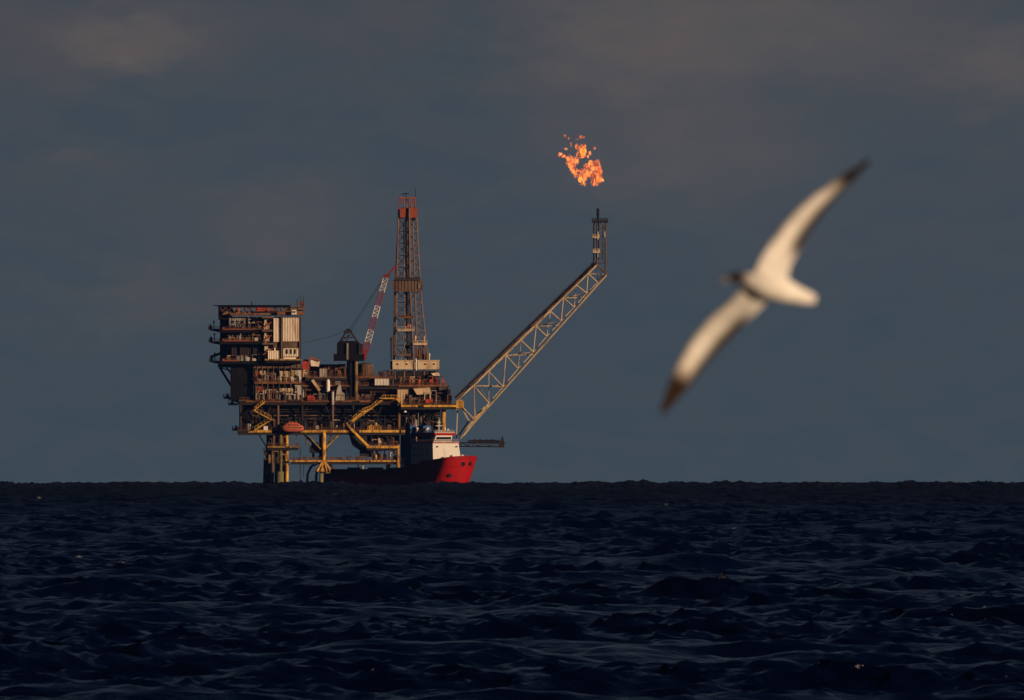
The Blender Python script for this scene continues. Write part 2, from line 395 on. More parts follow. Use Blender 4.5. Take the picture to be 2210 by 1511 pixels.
# right-hand under-deck
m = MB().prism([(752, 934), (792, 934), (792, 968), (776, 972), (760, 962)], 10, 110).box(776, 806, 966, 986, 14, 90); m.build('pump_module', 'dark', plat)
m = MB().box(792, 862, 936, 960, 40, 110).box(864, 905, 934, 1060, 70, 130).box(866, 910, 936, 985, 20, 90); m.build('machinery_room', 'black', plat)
clutter(dD, 794, 858, 938, 962, 0, 36, 16, 31, ('rust', 'brown', 'dark', 'tan', 'brown'))
clutter(dD, 800, 856, 968, 992, 6, 50, 12, 32, ('brown', 'dark', 'yellowdull', 'dark'))
MB().tube((859, 960, -4), (859, 1018, -4), 3, 12).tube((859, 1000, -4), (859, 1028, -4), 4, 12).build('column', 'yellow', plat)
MB().tube((838, 998, 20), (838, 1060, 20), 5, 12).build('leg', 'olive', plat)
MB().tube((882, 934, 10), (882, 1060, 10), 8, 12).build('leg', 'black', plat)
clutter(dE, 630, 790, 984, 993, 2, 18, 14, 33, ('rust', 'orange', 'brown', 'dark', 'brown'))
clutter(dE, 800, 862, 975, 993, 2, 18, 8, 34, ('brown', 'dark', 'tan'))
# equipment of the main levels
clutter(dB, 528, 600, 886, 929, 4, 30, 16, 41, ('brown', 'dark', 'rust', 'yellowdull', 'dark'))
clutter(dB, 655, 765, 896, 929, 6, 50, 26, 42, ('dark', 'brown', 'rust', 'brown', 'lightgrey', 'dark'))
clutter(dB, 770, 860, 905, 929, 6, 50, 22, 43, ('brown', 'dark', 'tan', 'rust', 'dark'))
clutter(dB, 866, 950, 882, 929, 4, 50, 32, 44, ('brown', 'dark', 'grey', 'rust', 'grey', 'dark'))
clutter(dA, 652, 760, 836, 864, 4, 44, 30, 45, ('grey', 'brown', 'rust', 'tan', 'dark', 'red'))
clutter(dA, 772, 860, 840, 864, 4, 40, 18, 46, ('dark', 'brown', 'dark', 'rust'))
clutter(dC, 864, 975, 842, 874, -12, 34, 30, 47, ('brown', 'grey', 'rust', 'tan', 'dark', 'brown'))
clutter(dG, 855, 965, 812, 831, 14, 40, 26, 48, ('brown', 'rust', 'dark', 'red', 'tan'))
clutter(dH, 690, 745, 784, 813, 12, 60, 22, 49, ('rust', 'red', 'rust', 'brown', 'orange'))
clutter(dI, 772, 848, 796, 813, 18, 60, 16, 50, ('rust', 'brown', 'brown', 'dark'))
m = MB()
for i in range(8): m.tube((648 + i * 14, 800, 100), (648 + i * 14, 832, 100), 1.2, 6)
m.box(650, 745, 786, 830, 70, 180).build('pipe_rack', 'brown', plat)
MB().box(960, 973, 863, 875, 0, 50).box(948, 962, 833, 862, 6, 50).build('transformer', 'brown', plat)

# ------------------------------------------------------------------ accommodation block
acc = thing('accommodation_block', (580, 865, 60), 'tall box shaped living quarters with pale corrugated panels and dark walkways', 'building')
m = MB().box(497, 648, 684, 864, 6, 150).box(474, 497, 682, 788, 50, 140); m.build('inner_structure', 'black', acc)  # black colour puts the shadow on this part into its paint
m = MB().box(516, 547, 788, 864, 20, 90); m.build('stair_tower', 'black', acc)  # blackened to stand in for the shade at this corner
# wide roof with helideck
rf = MB().box(470, 626, 659.5, 663, -10, 150).prism([(460, 658.5), (626, 658.5), (626, 659.3), (460, 659.3)], -16, 156).build('helideck', 'black', acc)
m = MB()
for i in range(12):
    x = 474 + i * 13; m.beam((x, 663, -6), (x + 6.5, 672, -6), 1.2, 1.2); m.beam((x + 6.5, 672, -6), (x + 13, 663, -6), 1.2, 1.2); m.tube((x, 663, 60), (x + 4, 682, 60), 1.2, 6)
m.build('roof_truss', 'brown', rf)
MB().box(480, 654, 672, 680, 4, 140).build('roof', 'brown', acc)
MB().box(598, 656, 673, 680, -8, 3.6).build('fascia', 'rust', acc)
MB().box(497, 560, 676, 681, -8, 3.6).build('fascia', 'rust', acc)
MB().box(471, 500, 663, 690, 10, 90).build('plant_room', 'black', acc)
MB().box(612, 652, 663, 672, 16, 90).build('roof_room', 'brown', acc)
# protruding bright module on the right
m = MB().corr(611, 646, 686, 737, -30).corr(612, 645, 752, 770, -30).box(612, 645, 686, 776, -23.8, 30); m.build('panel_wall', 'white', acc)
m = MB().corr(591, 606, 687, 738, -28).corr(579, 606, 757, 777, -28).box(592, 605, 688, 776, -21.8, 30); m.build('panel_wall', 'white', acc)
m = MB().corr(570, 589, 697, 711, -20).corr(570, 589, 724, 737, -20).box(571, 588, 690, 776, -14, 30); m.build('panel_wall', 'tan', acc)
m = MB().box(611.5, 645.5, 738, 751.5, -26, 0).box(607, 610.4, 684, 777, -32, -10).box(646.2, 648, 684, 777, -30, 20).box(590, 607, 738.4, 750, -24, 0)
m.build('panel_frame', 'brown', acc)
for x in (618, 627, 636): MB().box(x, x + 3, 754, 764, -31.4, -28.4).build('window', 'glass', acc)
MB().box(572, 650, 775, 778, -38, 10).build('edge_girder', 'yellowdull', acc)
MB().box(574, 649, 778.2, 784, -34, 10).build('floor_slab', 'black', acc)
# diagonal brackets and orange arcs on the middle bay
m = MB()
for y in (700, 728, 758): m.beam((568, y + 8, -23), (589, y - 6, -23), 2.2, 2)
m.build('awning_bracket', 'orange', acc)
for y in (683, 712, 740):
    MB().box(566, 590.5, y, y + 4, -26, 20).build('floor_slab', 'brown', acc)
# walkways round the left front
for y, x1, em in ((711, 572, 20), (736, 572, 24), (779, 572, 0)):
    o = MB().box(474, x1, y, y + 7, -20, 50).build('walkway', 'black', acc)
    MB().rail((480, y, -20), (556 if em == 20 else 516 + em, y, -20), 5, .35, 8).build('railing', 'rust', o)
    MB().box(481, 485, y - 4, y, -19, -15).build('lifebuoy_locker', 'orange', o)
    MB().box(482, 548 if em else 516, y - .4, y + .9, -22, -20.1).build('sunlit_edge_strip', 'orange', o)  # orange strip painted as low sunlight caught on the walkway edge
# strip walls of the left front, coloured duller to stand in for shade
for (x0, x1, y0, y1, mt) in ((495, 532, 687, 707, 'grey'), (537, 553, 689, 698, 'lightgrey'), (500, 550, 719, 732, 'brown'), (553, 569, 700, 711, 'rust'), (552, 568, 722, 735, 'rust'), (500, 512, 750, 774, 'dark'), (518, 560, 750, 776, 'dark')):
    MB().corr(x0, x1, y0, y1, -1, .9, 5, 6.5).build('shade_toned_panel', mt, acc)
for (x0, y0) in ((500, 692), (510, 692), (520, 692), (541, 690), (506, 722), (522, 722), (538, 722)):
    MB().box(x0, x0 + 5, y0, y0 + 6, -2.4, -1.1).build('window', 'glass', acc)
# external clutter: ducts, pipes
for x, y0, y1, mt in ((555, 684, 736, 'brown'), (562, 684, 776, 'dark'), (536, 684, 711, 'brown'), (494, 684, 735, 'dark'), (547, 720, 860, 'dark'), (552, 780, 860, 'brown')):
    MB().tube((x, y0, -4), (x, y1, -4), 1.4, 8).build('duct', mt, acc)
# left balconies
for i, (x0, x1, y) in enumerate(((449, 474, 711), (450, 474, 738), (451, 474, 780))):
    o = MB().prism([(x0, y), (x1, y), (x1, y + 6), (x0 + 6, y + 2.5)], 30, 80).build('balcony', 'black', acc)
    MB().rail((x0, y, 30), (x1, y, 30)).rail((x0, y, 30), (x0, y, 80)).build('railing', 'dark', o)
    MB().box(x0 + 2, x0 + 8, y - 8 - i * 2, y, 40, 60).box(x0 + 3.5, x0 + 6, y - 12, y - 8, 44, 50).tube((x0 + 12, y, 50), (x0 + 12, y - 17, 50), 1, 6).box(x0 + 10, x0 + 14, y - 19, y - 15, 48, 52).build('floodlight_stand', 'black', o)
MB().prism([(452, 768), (474, 760), (474, 766), (456, 772)], 40, 70).build('davit_arm', 'black', acc)
# cantilever brackets below
MB().box(470, 540, 786, 793, 10, 90).box(474, 516, 781, 786, 14, 90).build('cantilever_deck', 'black', acc)
for a, b, r in (((474, 793), (514, 858), 3.2), ((489, 793), (514, 830), 2), ((500, 793), (516, 815), 1.6), ((474, 793), (516, 806), 1.6)):
    MB().beam((a[0], a[1], 30), (b[0], b[1], 30), r * 1.6, 4).build('bracket', 'black', acc)
# lower storeys on the right
lower = MB().box(547, 650, 786, 795, -10, 30).build('service_floor', 'brown', acc)
MB().box(549, 650, 826, 828.5, -14, 30).box(549, 650, 862, 864.4, -6, 30).build('walkway', 'rust', acc)
MB().rail((549, 826, -14), (650, 826, -14), 6).build('railing', 'rust', acc)
for (x0, x1, y0, y1, mt, dd) in ((548, 560, 801, 812, 'orange', -4), (561, 573, 800, 826, 'tan', -3), (574, 598, 804, 826, 'brown', 0), (603, 628, 801, 826, 'tan', -8), (629, 650, 799, 826, 'lightgrey', -7), (627, 635, 800, 812, 'olive', -9),
        (549, 570, 834, 846, 'orange', -2), (572, 600, 840, 862, 'brown', 0), (604, 650, 838, 852, 'tan', -4), (634, 650, 831, 850, 'lightgrey', -6), (612, 626, 847, 862, 'olive', -3)):
    m = MB()
    m.box(x0, x1, y0, y1, dd, dd + 20)
    for q in range(int((x1 - x0) / 6)):
        xx = x0 + 1 + q * 6 + rnd.uniform(0, 2); yy = y0 + rnd.uniform(1, (y1 - y0) * .4)
        m.box(xx, xx + rnd.uniform(1.5, 4), yy, min(y1 - .5, yy + rnd.uniform(3, 12)), dd - rnd.uniform(.4, 2.2), dd)
    m.build('equipment_room', mt, acc)
for x in (556, 566, 578, 590, 603, 615, 628, 641):
    MB().tube((x, 786, -11), (x, 862, -11), .9, 6).build('handrail_post', 'brown' if x % 2 else 'rust', acc)
m = MB()
for i in range(26):
    x = rnd.uniform(552, 645); y = rnd.uniform(845, 862); m.box(x, x + rnd.uniform(2, 6), y - rnd.uniform(2, 6), 862, -4 - rnd.random(), 4)
m.build('stores', 'lightgrey', acc)
counts.clear()
for y, dd, n_ in ((711, -18, 14), (736, -18, 14), (779, -18, 12)):
    clutter(acc, 488, 566, y - 17, y, dd, dd + 10, n_, int(y), ('brown', 'dark', 'rust', 'grey', 'brown', 'dark', 'lightgrey'))
clutter(acc, 551, 646, 806, 825, -12, -9, 16, 71, ('brown', 'rust', 'tan', 'dark', 'grey', 'olive'))
clutter(acc, 551, 646, 840, 862, -12, -8, 18, 72, ('brown', 'rust', 'tan', 'dark', 'grey', 'lightgrey'))
clutter(acc, 500, 600, 664, 672, -9, 0, 12, 73, ('brown', 'rust', 'dark', 'orange'))
# roof gear
MB().tube((641, 663, 20), (641, 645, 20), .8, 6).tube((648, 663, 20), (648, 638, 20), .6, 6).tube((655, 672, 20), (655, 640, 20), .7, 6).tube((543, 658, 40), (543, 650, 40), 1.2, 6).build('antenna_mast', 'dark', acc)
MB().rail((630, 663, 10), (656, 663, 10), 8).box(626, 660, 664.5, 668.5, 8, 40).build('roof_platform', 'brown', acc)
def sit(name, label, cat, parts, group=None):
    """a free-standing thing: parts = [(name, MB, material)]; the first one's lowest point is its base"""
    vs = parts[0][1].v; cx = (min(v[0] for v in vs) + max(v[0] for v in vs)) / 2; cd = (min(v[2] for v in vs) + max(v[2] for v in vs)) / 2; by = max(v[1] for v in vs)
    if len(parts) == 1:
        t = parts[0][1]; o_ = Vector(W(cx, by, cd))
        ORG['_tmp'] = o_
        me = bpy.data.meshes.new(name); me.from_pydata([tuple(Vector(W(*q)) - o_) for q in t.v], [], t.f); me.materials.append(M[parts[0][2]])
        import bmesh
        b = bmesh.new(); b.from_mesh(me); bmesh.ops.recalc_face_normals(b, faces=b.faces); b.to_mesh(me); b.free()
        o = bpy.data.objects.new(name, me); col.objects.link(o); o.location = o_
        return tag(o, label, cat, group)
    r = thing(name, (cx, by, cd), label, cat, group)
    for n_, mb, mt in parts: mb.build(n_, mt, r)
    return r
sit('water_tank', 'small red tank beside the mast at the roof edge of the living quarters', 'tank', [('tank_shell', MB().box(649, 657, 652, 664.5, 14, 30).tube((653, 652, 22), (653, 649.5, 22), 3.6, 10, 2), 'red'), ('tank_ladder', MB().rail((650, 664, 12.5), (656, 664, 12.5), 13, .4, 3), 'brown')])
sit('air_conditioner', 'small white box unit at the right end of the living quarters roof', 'air conditioner', [('casing', MB().box(629.5, 640, 669, 679, -20, -9), 'shipwhite'), ('grille', MB().box(631, 638, 671, 676, -21, -20.1), 'grey')])
sit('generator_set', 'long red housing under the roof edge of the living quarters', 'generator', [('housing', MB().box(554, 583, 664, 671.9, -8, 3).box(556, 562, 662.5, 664, -6, 1), 'red'), ('exhaust', MB().tube((556, 667, -9), (582, 667, -9), 1.4, 8), 'orange')])

# ------------------------------------------------------------------ derrick
der = thing('drilling_derrick', (886, 797, 90), 'tall tapering lattice derrick with an orange top box and a brown racking box', 'derrick')
PH = math.radians(35)
def dext(y):
    if y > 625: t = (y - 625) / 153; return 55 + 18 * t, 879.5 + 6.5 * t
    t = (y - 425) / 200; return 33 + 22 * t, 879.5
def dcor(y, k, inset=1.0):
    e, c = dext(y); wd = e / (math.cos(PH) + math.sin(PH)) * inset
    h = wd / 2; q = [(-h, -h), (h, -h), (h, h), (-h, h)][k]
    a = -PH
    return (c + q[0] * math.cos(a) - q[1] * math.sin(a), y, 90 + q[0] * math.sin(a) + q[1] * math.cos(a))
ys = [778, 745, 712, 682, 652, 625]
ys2 = [603, 576, 550, 524, 498, 470, 449]
for k in range(4):
    m = MB()
    for a, b in zip((778, 625, 449), (625, 449, 426)): m.tube(dcor(a, k), dcor(b, k), 2.0 if a > 460 else 1.2, 6)
    m.build('leg', 'derrick' if k else 'rust', der)
for side in range(4):
    k1, k2 = side, (side + 1) % 4; m = MB()
    for lst in (ys, [625] + ys2):
        for a, b in zip(lst[:-1], lst[1:]):
            m.tube(dcor(a, k1), dcor(b, k2), .65, 4); m.tube(dcor(a, k2), dcor(b, k1), .65, 4); m.tube(dcor(b, k1), dcor(b, k2), .9, 4)
            mid1 = Vector(dcor(a, k1)).lerp(Vector(dcor(a, k2)), .5); mid2 = Vector(dcor(b, k1)).lerp(Vector(dcor(b, k2)), .5)
            if side == 1: m.tube(mid1, mid2, .6, 4)
    m.build('lattice_face', 'derrick', der)
for x, d, r, mt in ((876, 88, 2.2, 'dark'), (884, 92, 1.6, 'rust'), (871, 80, 1.3, 'grey'), (880, 78, .9, 'dark')):
    MB().tube((x + 3, 778, d), (x, 470, d), r, 8).build('drill_pipe', mt, der)
MB().tube((853, 776, 60), (859, 470, 78), 1.6, 6).tube((900, 770, 60), (890, 470, 84), 1.5, 6).build('ladder', 'derrick', der)
# racking box with cut corners
m = MB().prism([(846, 608), (852, 602), (906, 602), (912, 608), (912, 623), (906, 629), (852, 629), (846, 623)], 58, 122)
for i in range(8): m.box(853 + i * 7, 854.2 + i * 7, 604, 627, 56.6, 58)
rb = m.build('racking_box', 'brown', der)
MB().box(852, 906, 602.5, 604.5, 54, 58).rail((852, 602, 58), (906, 602, 58), 4, .5).build('railing', 'dark', rb)
MB().box(902, 907, 612, 622, 55.5, 58).build('hatch', 'grey', rb)
cb = MB().box(858, 900, 449, 469, 76, 112).box(872, 896, 446.5, 449, 80, 100).build('crown_box', 'orange', der)
MB().box(885, 896, 469, 474, 78, 92).box(858, 863, 451, 469, 74.4, 76).build('crown_sheave', 'black', cb)
m = MB()
for x in (862, 872, 887, 896):
    m.tube((x, 449, 78), (x, 426, 80), 1, 5); m.tube((x, 449, 108), (x, 426, 106), 1, 5)
m.box(861, 898, 425, 427.5, 78, 108).tube((862, 436, 78), (896, 436, 78), .8, 4).tube((887, 449, 78), (896, 427, 78), .8, 4).tube((862, 427, 78), (872, 436, 78), .8, 4)
m.build('top_frame', 'orange', der)
MB().tube((897, 449, 84), (897, 402, 84), 1.0, 6, .5).build('antenna', 'dark', der)
MB().tube((866, 419, 90), (874, 416, 90), 1, 6).tube((874, 416, 90), (882, 418, 90), 1, 6).tube((876, 426, 90), (875, 417, 90), .8, 6).build('crown_light', 'black', der)
for (x0, x1, y, mt) in ((858, 894, 712, 'tan'), (889, 921, 742, 'tan'), (856, 890, 766, 'brown'), (860, 892, 684, 'rust')):
    o = MB().box(x0, x1, y, y + 2.4, 56, 74).build('platform', mt, der)
    MB().rail((x0, y, 56), (x1, y, 56), 7, .5).build('railing', mt, o)
for x, y0, y1, mt in ((880, 698, 711, 'red'), (886, 698, 711, 'white'), (896, 724, 741, 'tan'), (915, 724, 741, 'tan'), (844, 728, 776, 'dark'), (908, 740, 777, 'derrick'), (916, 742, 777, 'rust'), (926, 762, 777, 'lightgrey'), (921, 755, 777, 'brown')):
    MB().tube((x, y1, 60), (x, y0, 60), 1.7, 8).tube((x, y0 + 2, 60), (x, y0 + 6, 60), 2.6, 8).build('standpipe', mt, der)
MB().box(909, 921, 733, 748, 64, 80).box(896, 912, 752, 775, 66, 84).box(912, 926, 764, 776, 66, 84).build('dog_house', 'rust', der)
MB().box(841, 847, 726, 733, 64, 72).build('winch_block', 'brown', der)
m = MB().tube((864, 778, 60), (874, 738, 60), 1.5, 6).tube((872, 738, 60), (868, 720, 60), 1, 6).box(870, 884, 745, 762, 86, 100).ell((877, 768, 80), (6, 5, 5))
m.build('travelling_block', 'grey', der)
# drill floor wind wall
m = MB().box(847, 892, 779, 797, 30, 33).box(901.5, 948, 779, 797, 30, 33).box(848, 947, 780, 796, 33, 150)
fl = m.build('drill_floor_wall', 'tan', der)
for x in (857, 877, 917, 936): MB().ell((x, 786, 30), (2.8, 1.8, .9)).build('opening', 'black', fl)
MB().tube((898, 777, 27), (898, 799, 27), 2, 8).tube((898, 773, 27), (897, 781, 27), 1.2, 8).build('downpipe', 'shipwhite', fl)
MB().box(846, 949, 777, 779, 28, 152).build('capping', 'tan', fl)
MB().box(842, 847, 779, 797, 34, 120).build('stair_cage', 'dark', fl)
m = MB()
for x in (852, 872, 893, 915, 940): m.tube((x, 797, 40), (x, 832, 40), 2, 8); m.tube((x, 797, 42), (min(x + 18, 944), 832, 42), 1.2, 6)
m.build('substructure', 'brown', der)

# ------------------------------------------------------------------ crane
cr = thing('pedestal_crane', (766, 864, 20), 'deck crane with dark machinery house and red and white banded lattice boom', 'crane')
MB().tube((757, 864, 16), (757, 778, 16), 9, 16).build('pedestal', 'black', cr)
MB().tube((768.5, 864, 4), (768.5, 778, 4), 3.4, 12).build('lit_edge', 'yellowdull', cr)  # dull yellow tube standing in for the sunlit right edge of the pedestal
m = MB().box(727, 775, 741, 778, 0, 46).box(720, 786, 764, 779, -4, 50).prism([(727, 741), (733, 736), (770, 736), (778, 741)], 2, 44)
hs = m.build('machinery_house', 'black', cr)
MB().box(748, 752, 741, 776, -5.5, -4.1).box(749, 752, 741, 764, -4, -.2).build('air_duct', 'grey', hs)
m = MB()
for d in (4, 40):
    m.tube((733, 738, d), (747, 716, d), 1.8, 6); m.tube((772, 738, d), (757, 716, d), 1.8, 6); m.tube((748, 738, d), (752, 714, d), 1, 6); m.tube((733, 738, d), (757, 722, d), .9, 6)
m.box(742, 760, 713, 719, 2, 42).ell((752, 712, 22), (5, 3, 16)).tube((740, 728, 4), (764, 728, 4), 1.2, 6)
m.build('a_frame', 'dark', cr)
MB().box(774, 783, 742, 762, -4, 14).build('operator_cab', 'dark', cr)
P0, P1 = Vector((785, 768, 0)), Vector((832, 600, 0))
ax = (P1 - P0).normalized(); nx = Vector((-ax.y, ax.x, 0)).normalized()
def bseg(t0, t1, nb=3):
    m = MB()
    def c(t, s_, d_):
        hw = 6.4 - 1.6 * t
        if t < .08: hw *= .4 + t * 7.5
        return P0.lerp(P1, t) + nx * (hw * s_) + Vector((0, 0, 14 + d_ * (6 - 1.4 * t)))
    for s_ in (-1, 1):
        for d_ in (-1, 1): m.tube(c(t0, s_, d_), c(t1, s_, d_), 1.0, 6)
    for i in range(nb):
        a = t0 + (t1 - t0) * i / nb; b = t0 + (t1 - t0) * (i + 1) / nb
        for d_ in (-1, 1): m.tube(c(a, -1, d_), c(b, 1, d_), .65, 4); m.tube(c(b, 1, d_), c(b, -1, d_), .6, 4)
        for s_ in (-1, 1): m.tube(c(a, s_, -1), c(b, s_, 1), .8, 4)
    return m
for t0, t1, mt in ((0, .08, 'boomred'), (.08, .17, 'boomred'), (.17, .33, 'boomwhite'), (.33, .49, 'boomred'), (.49, .64, 'boomwhite'), (.64, .82, 'boomred'), (.82, 1, 'boomwhite')):
    bseg(t0, t1).build('boom_section', mt, cr, label='red boom section' if mt == 'boomred' else 'white boom section')
MB().beam((827, 596, 14), (841, 594, 14), 7, 14).beam((836, 594, 14), (853, 575, 14), 4, 5).tube((851, 578, 14), (854, 573, 14), 2.2, 8).build('boom_head', 'boomred', cr)
MB().box(778, 791, 752, 776, 4, 24).build('boom_foot', 'boomred', cr)
MB().tube((753, 713, 22), (830, 595, 14), .4, 4).tube((757, 714, 26), (832, 595, 18), .4, 4).build('luffing_cable', 'cable', cr)
MB().path([(745, 715, 22), (700, 730, 22), (650, 740, 22)], .35, 4).build('stay_cable', 'cable', cr)

# ------------------------------------------------------------------ flare boom
fb = thing('flare_boom', (990, 946, 20), 'long tan lattice boom leaning out to the right and ending in a dark upright tip', 'flare boom')
U = [(986, 866), (1023, 833), (1055, 802), (1092, 767), (1125, 735), (1157, 704), (1188, 672), (1216, 643), (1244, 615), (1269, 590), (1288, 572)]
Lw = [(993, 946), (1025, 907), (1055, 870), (1086, 835), (1118, 796), (1151, 760), (1180, 726), (1211, 693), (1239, 663), (1266, 633), (1290, 610), (1309, 593)]
def chord(p, q, d, r):
    return MB().tube((p[0], p[1], d), (q[0], q[1], d), r, 8)
DF, DBk = -14, 26
for (p, q, d, r) in ((U[0], U[-1], DF, 1.7), (U[0], U[-1], DBk, 1.5), (Lw[0], Lw[-1], DF, 2.3), (Lw[0], Lw[-1], DBk, 2.0)):
    chord(p, q, d, r).build('chord', 'boomtan', fb)
mf = MB(); mb_ = MB(); mt_ = MB()
for i in range(len(U) - 1):
    u, un = U[i], U[i + 1]; l0, l1 = Lw[i], Lw[i + 1]
    if i % 2 == 1:
        mf.tube((*u, DF), (*l0, DF), 1.15, 6)
        mf.tube((*u, DF), (*l1, DF), 1.15, 6)
    else:
        mf.tube((*u, DF), (*l1, DF), 1.25, 6)
        if i: mb_.tube((*u, DBk), (*l0, DBk), .8, 6)
    if i % 2 == 1: mb_.tube((*u, DBk), (*Lw[min(i + 2, 11)], DBk), .9, 6)
    mt_.tube((*u, DF), (*u, DBk), .8, 6); mt_.tube((*l0, DF), (*l0, DBk), .9, 6)
    mt_.tube((*u, DF), (*un, DBk), .6, 4); mt_.tube((*l0, DF), (*l1, DBk), .7, 4)
    if i % 2 == 0 and i: mf.tube((Lw[i][0] - 18, U[i][1] + 34, DBk), (*Lw[i], DF), .6, 4)
for i in (1, 3, 5, 7):
    mf.tube((*U[i], DF), (*Lw[i + 1], DF), 1.0, 6); mf.tube((U[i][0] + 4, U[i][1], 4), (Lw[i + 2][0] if i + 2 < 12 else Lw[-1][0], U[i][1] - 1, 4), 1.1, 6)
mf.build('front_bracing', 'boomtan', fb); mt_.add(mb_.v, mb_.f); mt_.build('cross_bracing', 'boomtan', fb)
# walkway and gas lines along the top chord
m = MB()
m.beam((984, 862, 6), (1286, 569, 6), 1.6, 14)
m.rail((982, 860, 0), (1284, 567, 0), 6, .5, 11).rail((982, 860, 13), (1284, 567, 13), 6, .5, 11)
m.build('walkway', 'brown', fb)
m = MB()
for o_, d_, r_ in ((-4, 4, 1.5), (-7, 9, 1.1)):
    m.tube((986, 866 + o_, d_), (1288, 572 + o_, d_), r_, 8)
for i in range(9):
    p = Vector((*U[i], 6)).lerp(Vector((*U[i + 1], 6)), .4); m.box(p.x - 4, p.x + 2, p.y - 9, p.y - 3, 2, 12)
m.build('gas_pipe', 'brown', fb)
m = MB(); m.beam((1000, 940, -14), (1055, 872, -14), 4.5, 4); m.beam((1003, 930, 10), (1046, 878, 10), 3, 3); m.beam((990, 868, -10), (1012, 908, -10), 3, 3).beam((1012, 908, -8), (1042, 912 - 28, -8), 2.6, 3).beam((988, 880, 0), (985, 946, 0), 2, 2).beam((1012, 908, 0), (990, 940, 0), 3, 3)
m.build('base_bracing', 'boomtan', fb)
# upright tip
tip = MB()
for x, y1, d in ((1288, 572, -10), (1307, 592, -10), (1288, 572, 16), (1307, 592, 16)): tip.tube((x, y1, d), (x, 476, d), 2.0, 8)
for i, y in enumerate((492, 510, 528, 548, 568)):
    tip.tube((1288, y, -10), (1307, y, -10), .9, 5); tip.tube((1288, y, 16), (1307, y, 16), .8, 5); tip.tube((1288, y, -10), (1288, y, 16), .8, 5)
    a, b = ((1288, 1307) if i % 2 else (1307, 1288)); tip.tube((a, y, -10), (b, y - 18, -10), .9, 5)
tip.tube((1288, 572, -10), (1309, 593, -10), 1.8, 6).tube((1289, 574, -10), (1290, 606, -10), 1.2, 6).tube((1307, 592, -10), (1288, 606, -10), 1.2, 6)
tp = tip.build('flare_tower', 'brown', fb)
MB().box(1278, 1312, 478, 480.5, -14, 20).rail((1278, 478, -14), (1312, 478, -14), 6, .6, 6).rail((1278, 478, 20), (1312, 478, 20), 6, .6, 6).build('tip_platform', 'dark', fb)
MB().tube((1290.5, 560, 3), (1290.5, 470, 3), 2.3, 10).tube((1290.5, 470, 3), (1290.5, 451, 3), 2.6, 10).tube((1290.5, 454, 3), (1290.5, 450, 3), 3.2, 10).tube((1290.5, 462, 3), (1290.5, 464, 3), 3.6, 10).build('flare_stack', 'black', fb)
MB().path([(1281.5, 574, 0), (1281.5, 484, 0), (1284, 478, 0)], 1.5, 6).tube((1301, 560, 4), (1301, 484, 4), 1, 6).build('pilot_line', 'dark', fb)
for x0, y0 in ((1279, 512), (1280, 544)):
    MB().rail((x0, y0, -12), (x0 + 14, y0, -12), 6, .7, 4).box(x0, x0 + 14, y0, y0 + 1.8, -14, -2).build('ladder_landing', 'tan', fb)
MB().tube((1290, 500, -13), (1290, 517, -13), 1.4, 6).tube((1305, 500, -13), (1305, 512, -13), 1.3, 6).tube((1290, 537, -13), (1290, 556, -13), 1.2, 6).build('shield_pipe', 'lightgrey', fb)
MB().box(984, 1001, 867, 881, -18, 6).box(988, 998, 863, 867, -14, 2).box(978, 990, 872, 884, -12, 8).build('hinge_block', 'yellow', fb)

# ------------------------------------------------------------------ the flame
fm = bpy.data.materials.new('flame'); fm.use_nodes = True; t = fm.node_tree; t.nodes.clear()
out = t.nodes.new('ShaderNodeOutputMaterial'); tcn = t.nodes.new('ShaderNodeTexCoord')
nz = t.nodes.new('ShaderNodeTexNoise'); nz.inputs['Scale'].default_value = .62; nz.inputs['Detail'].default_value = 5; nz.inputs['Roughness'].default_value = .65; nz.inputs['Distortion'].default_value = 1.0
fmp = t.nodes.new('ShaderNodeMapping'); fmp.inputs['Scale'].default_value = (1, 1, .6); t.links.new(tcn.outputs['Object'], fmp.inputs[0]); t.links.new(fmp.outputs[0], nz.inputs['Vector'])
mr = t.nodes.new('ShaderNodeMapRange'); mr.inputs[1].default_value = .42; mr.inputs[2].default_value = .70; mr.inputs[3].default_value = .02; mr.inputs[4].default_value = 2.6
t.links.new(nz.outputs[0], mr.inputs[0])
em = t.nodes.new('ShaderNodeEmission'); ra = t.nodes.new('ShaderNodeValToRGB')
ra.color_ramp.elements[0].color = (.9, .07, .02, 1); ra.color_ramp.elements[1].color = (1, .36, .05, 1); ra.color_ramp.elements[0].position = .42; ra.color_ramp.elements[1].position = .66
t.links.new(nz.outputs[0], ra.inputs[0]); t.links.new(ra.outputs[0], em.inputs[0]); t.links.new(mr.outputs[0], em.inputs[1])
ab = t.nodes.new('ShaderNodeVolumeAbsorption'); ab.inputs['Color'].default_value = (.25, .08, .03, 1); ab.inputs['Density'].default_value = .45
ad = t.nodes.new('ShaderNodeAddShader'); t.links.new(em.outputs[0], ad.inputs[0]); t.links.new(ab.outputs[0], ad.inputs[1])
t.links.new(ad.outputs[0], out.inputs['Volume'])
M['flame'] = fm
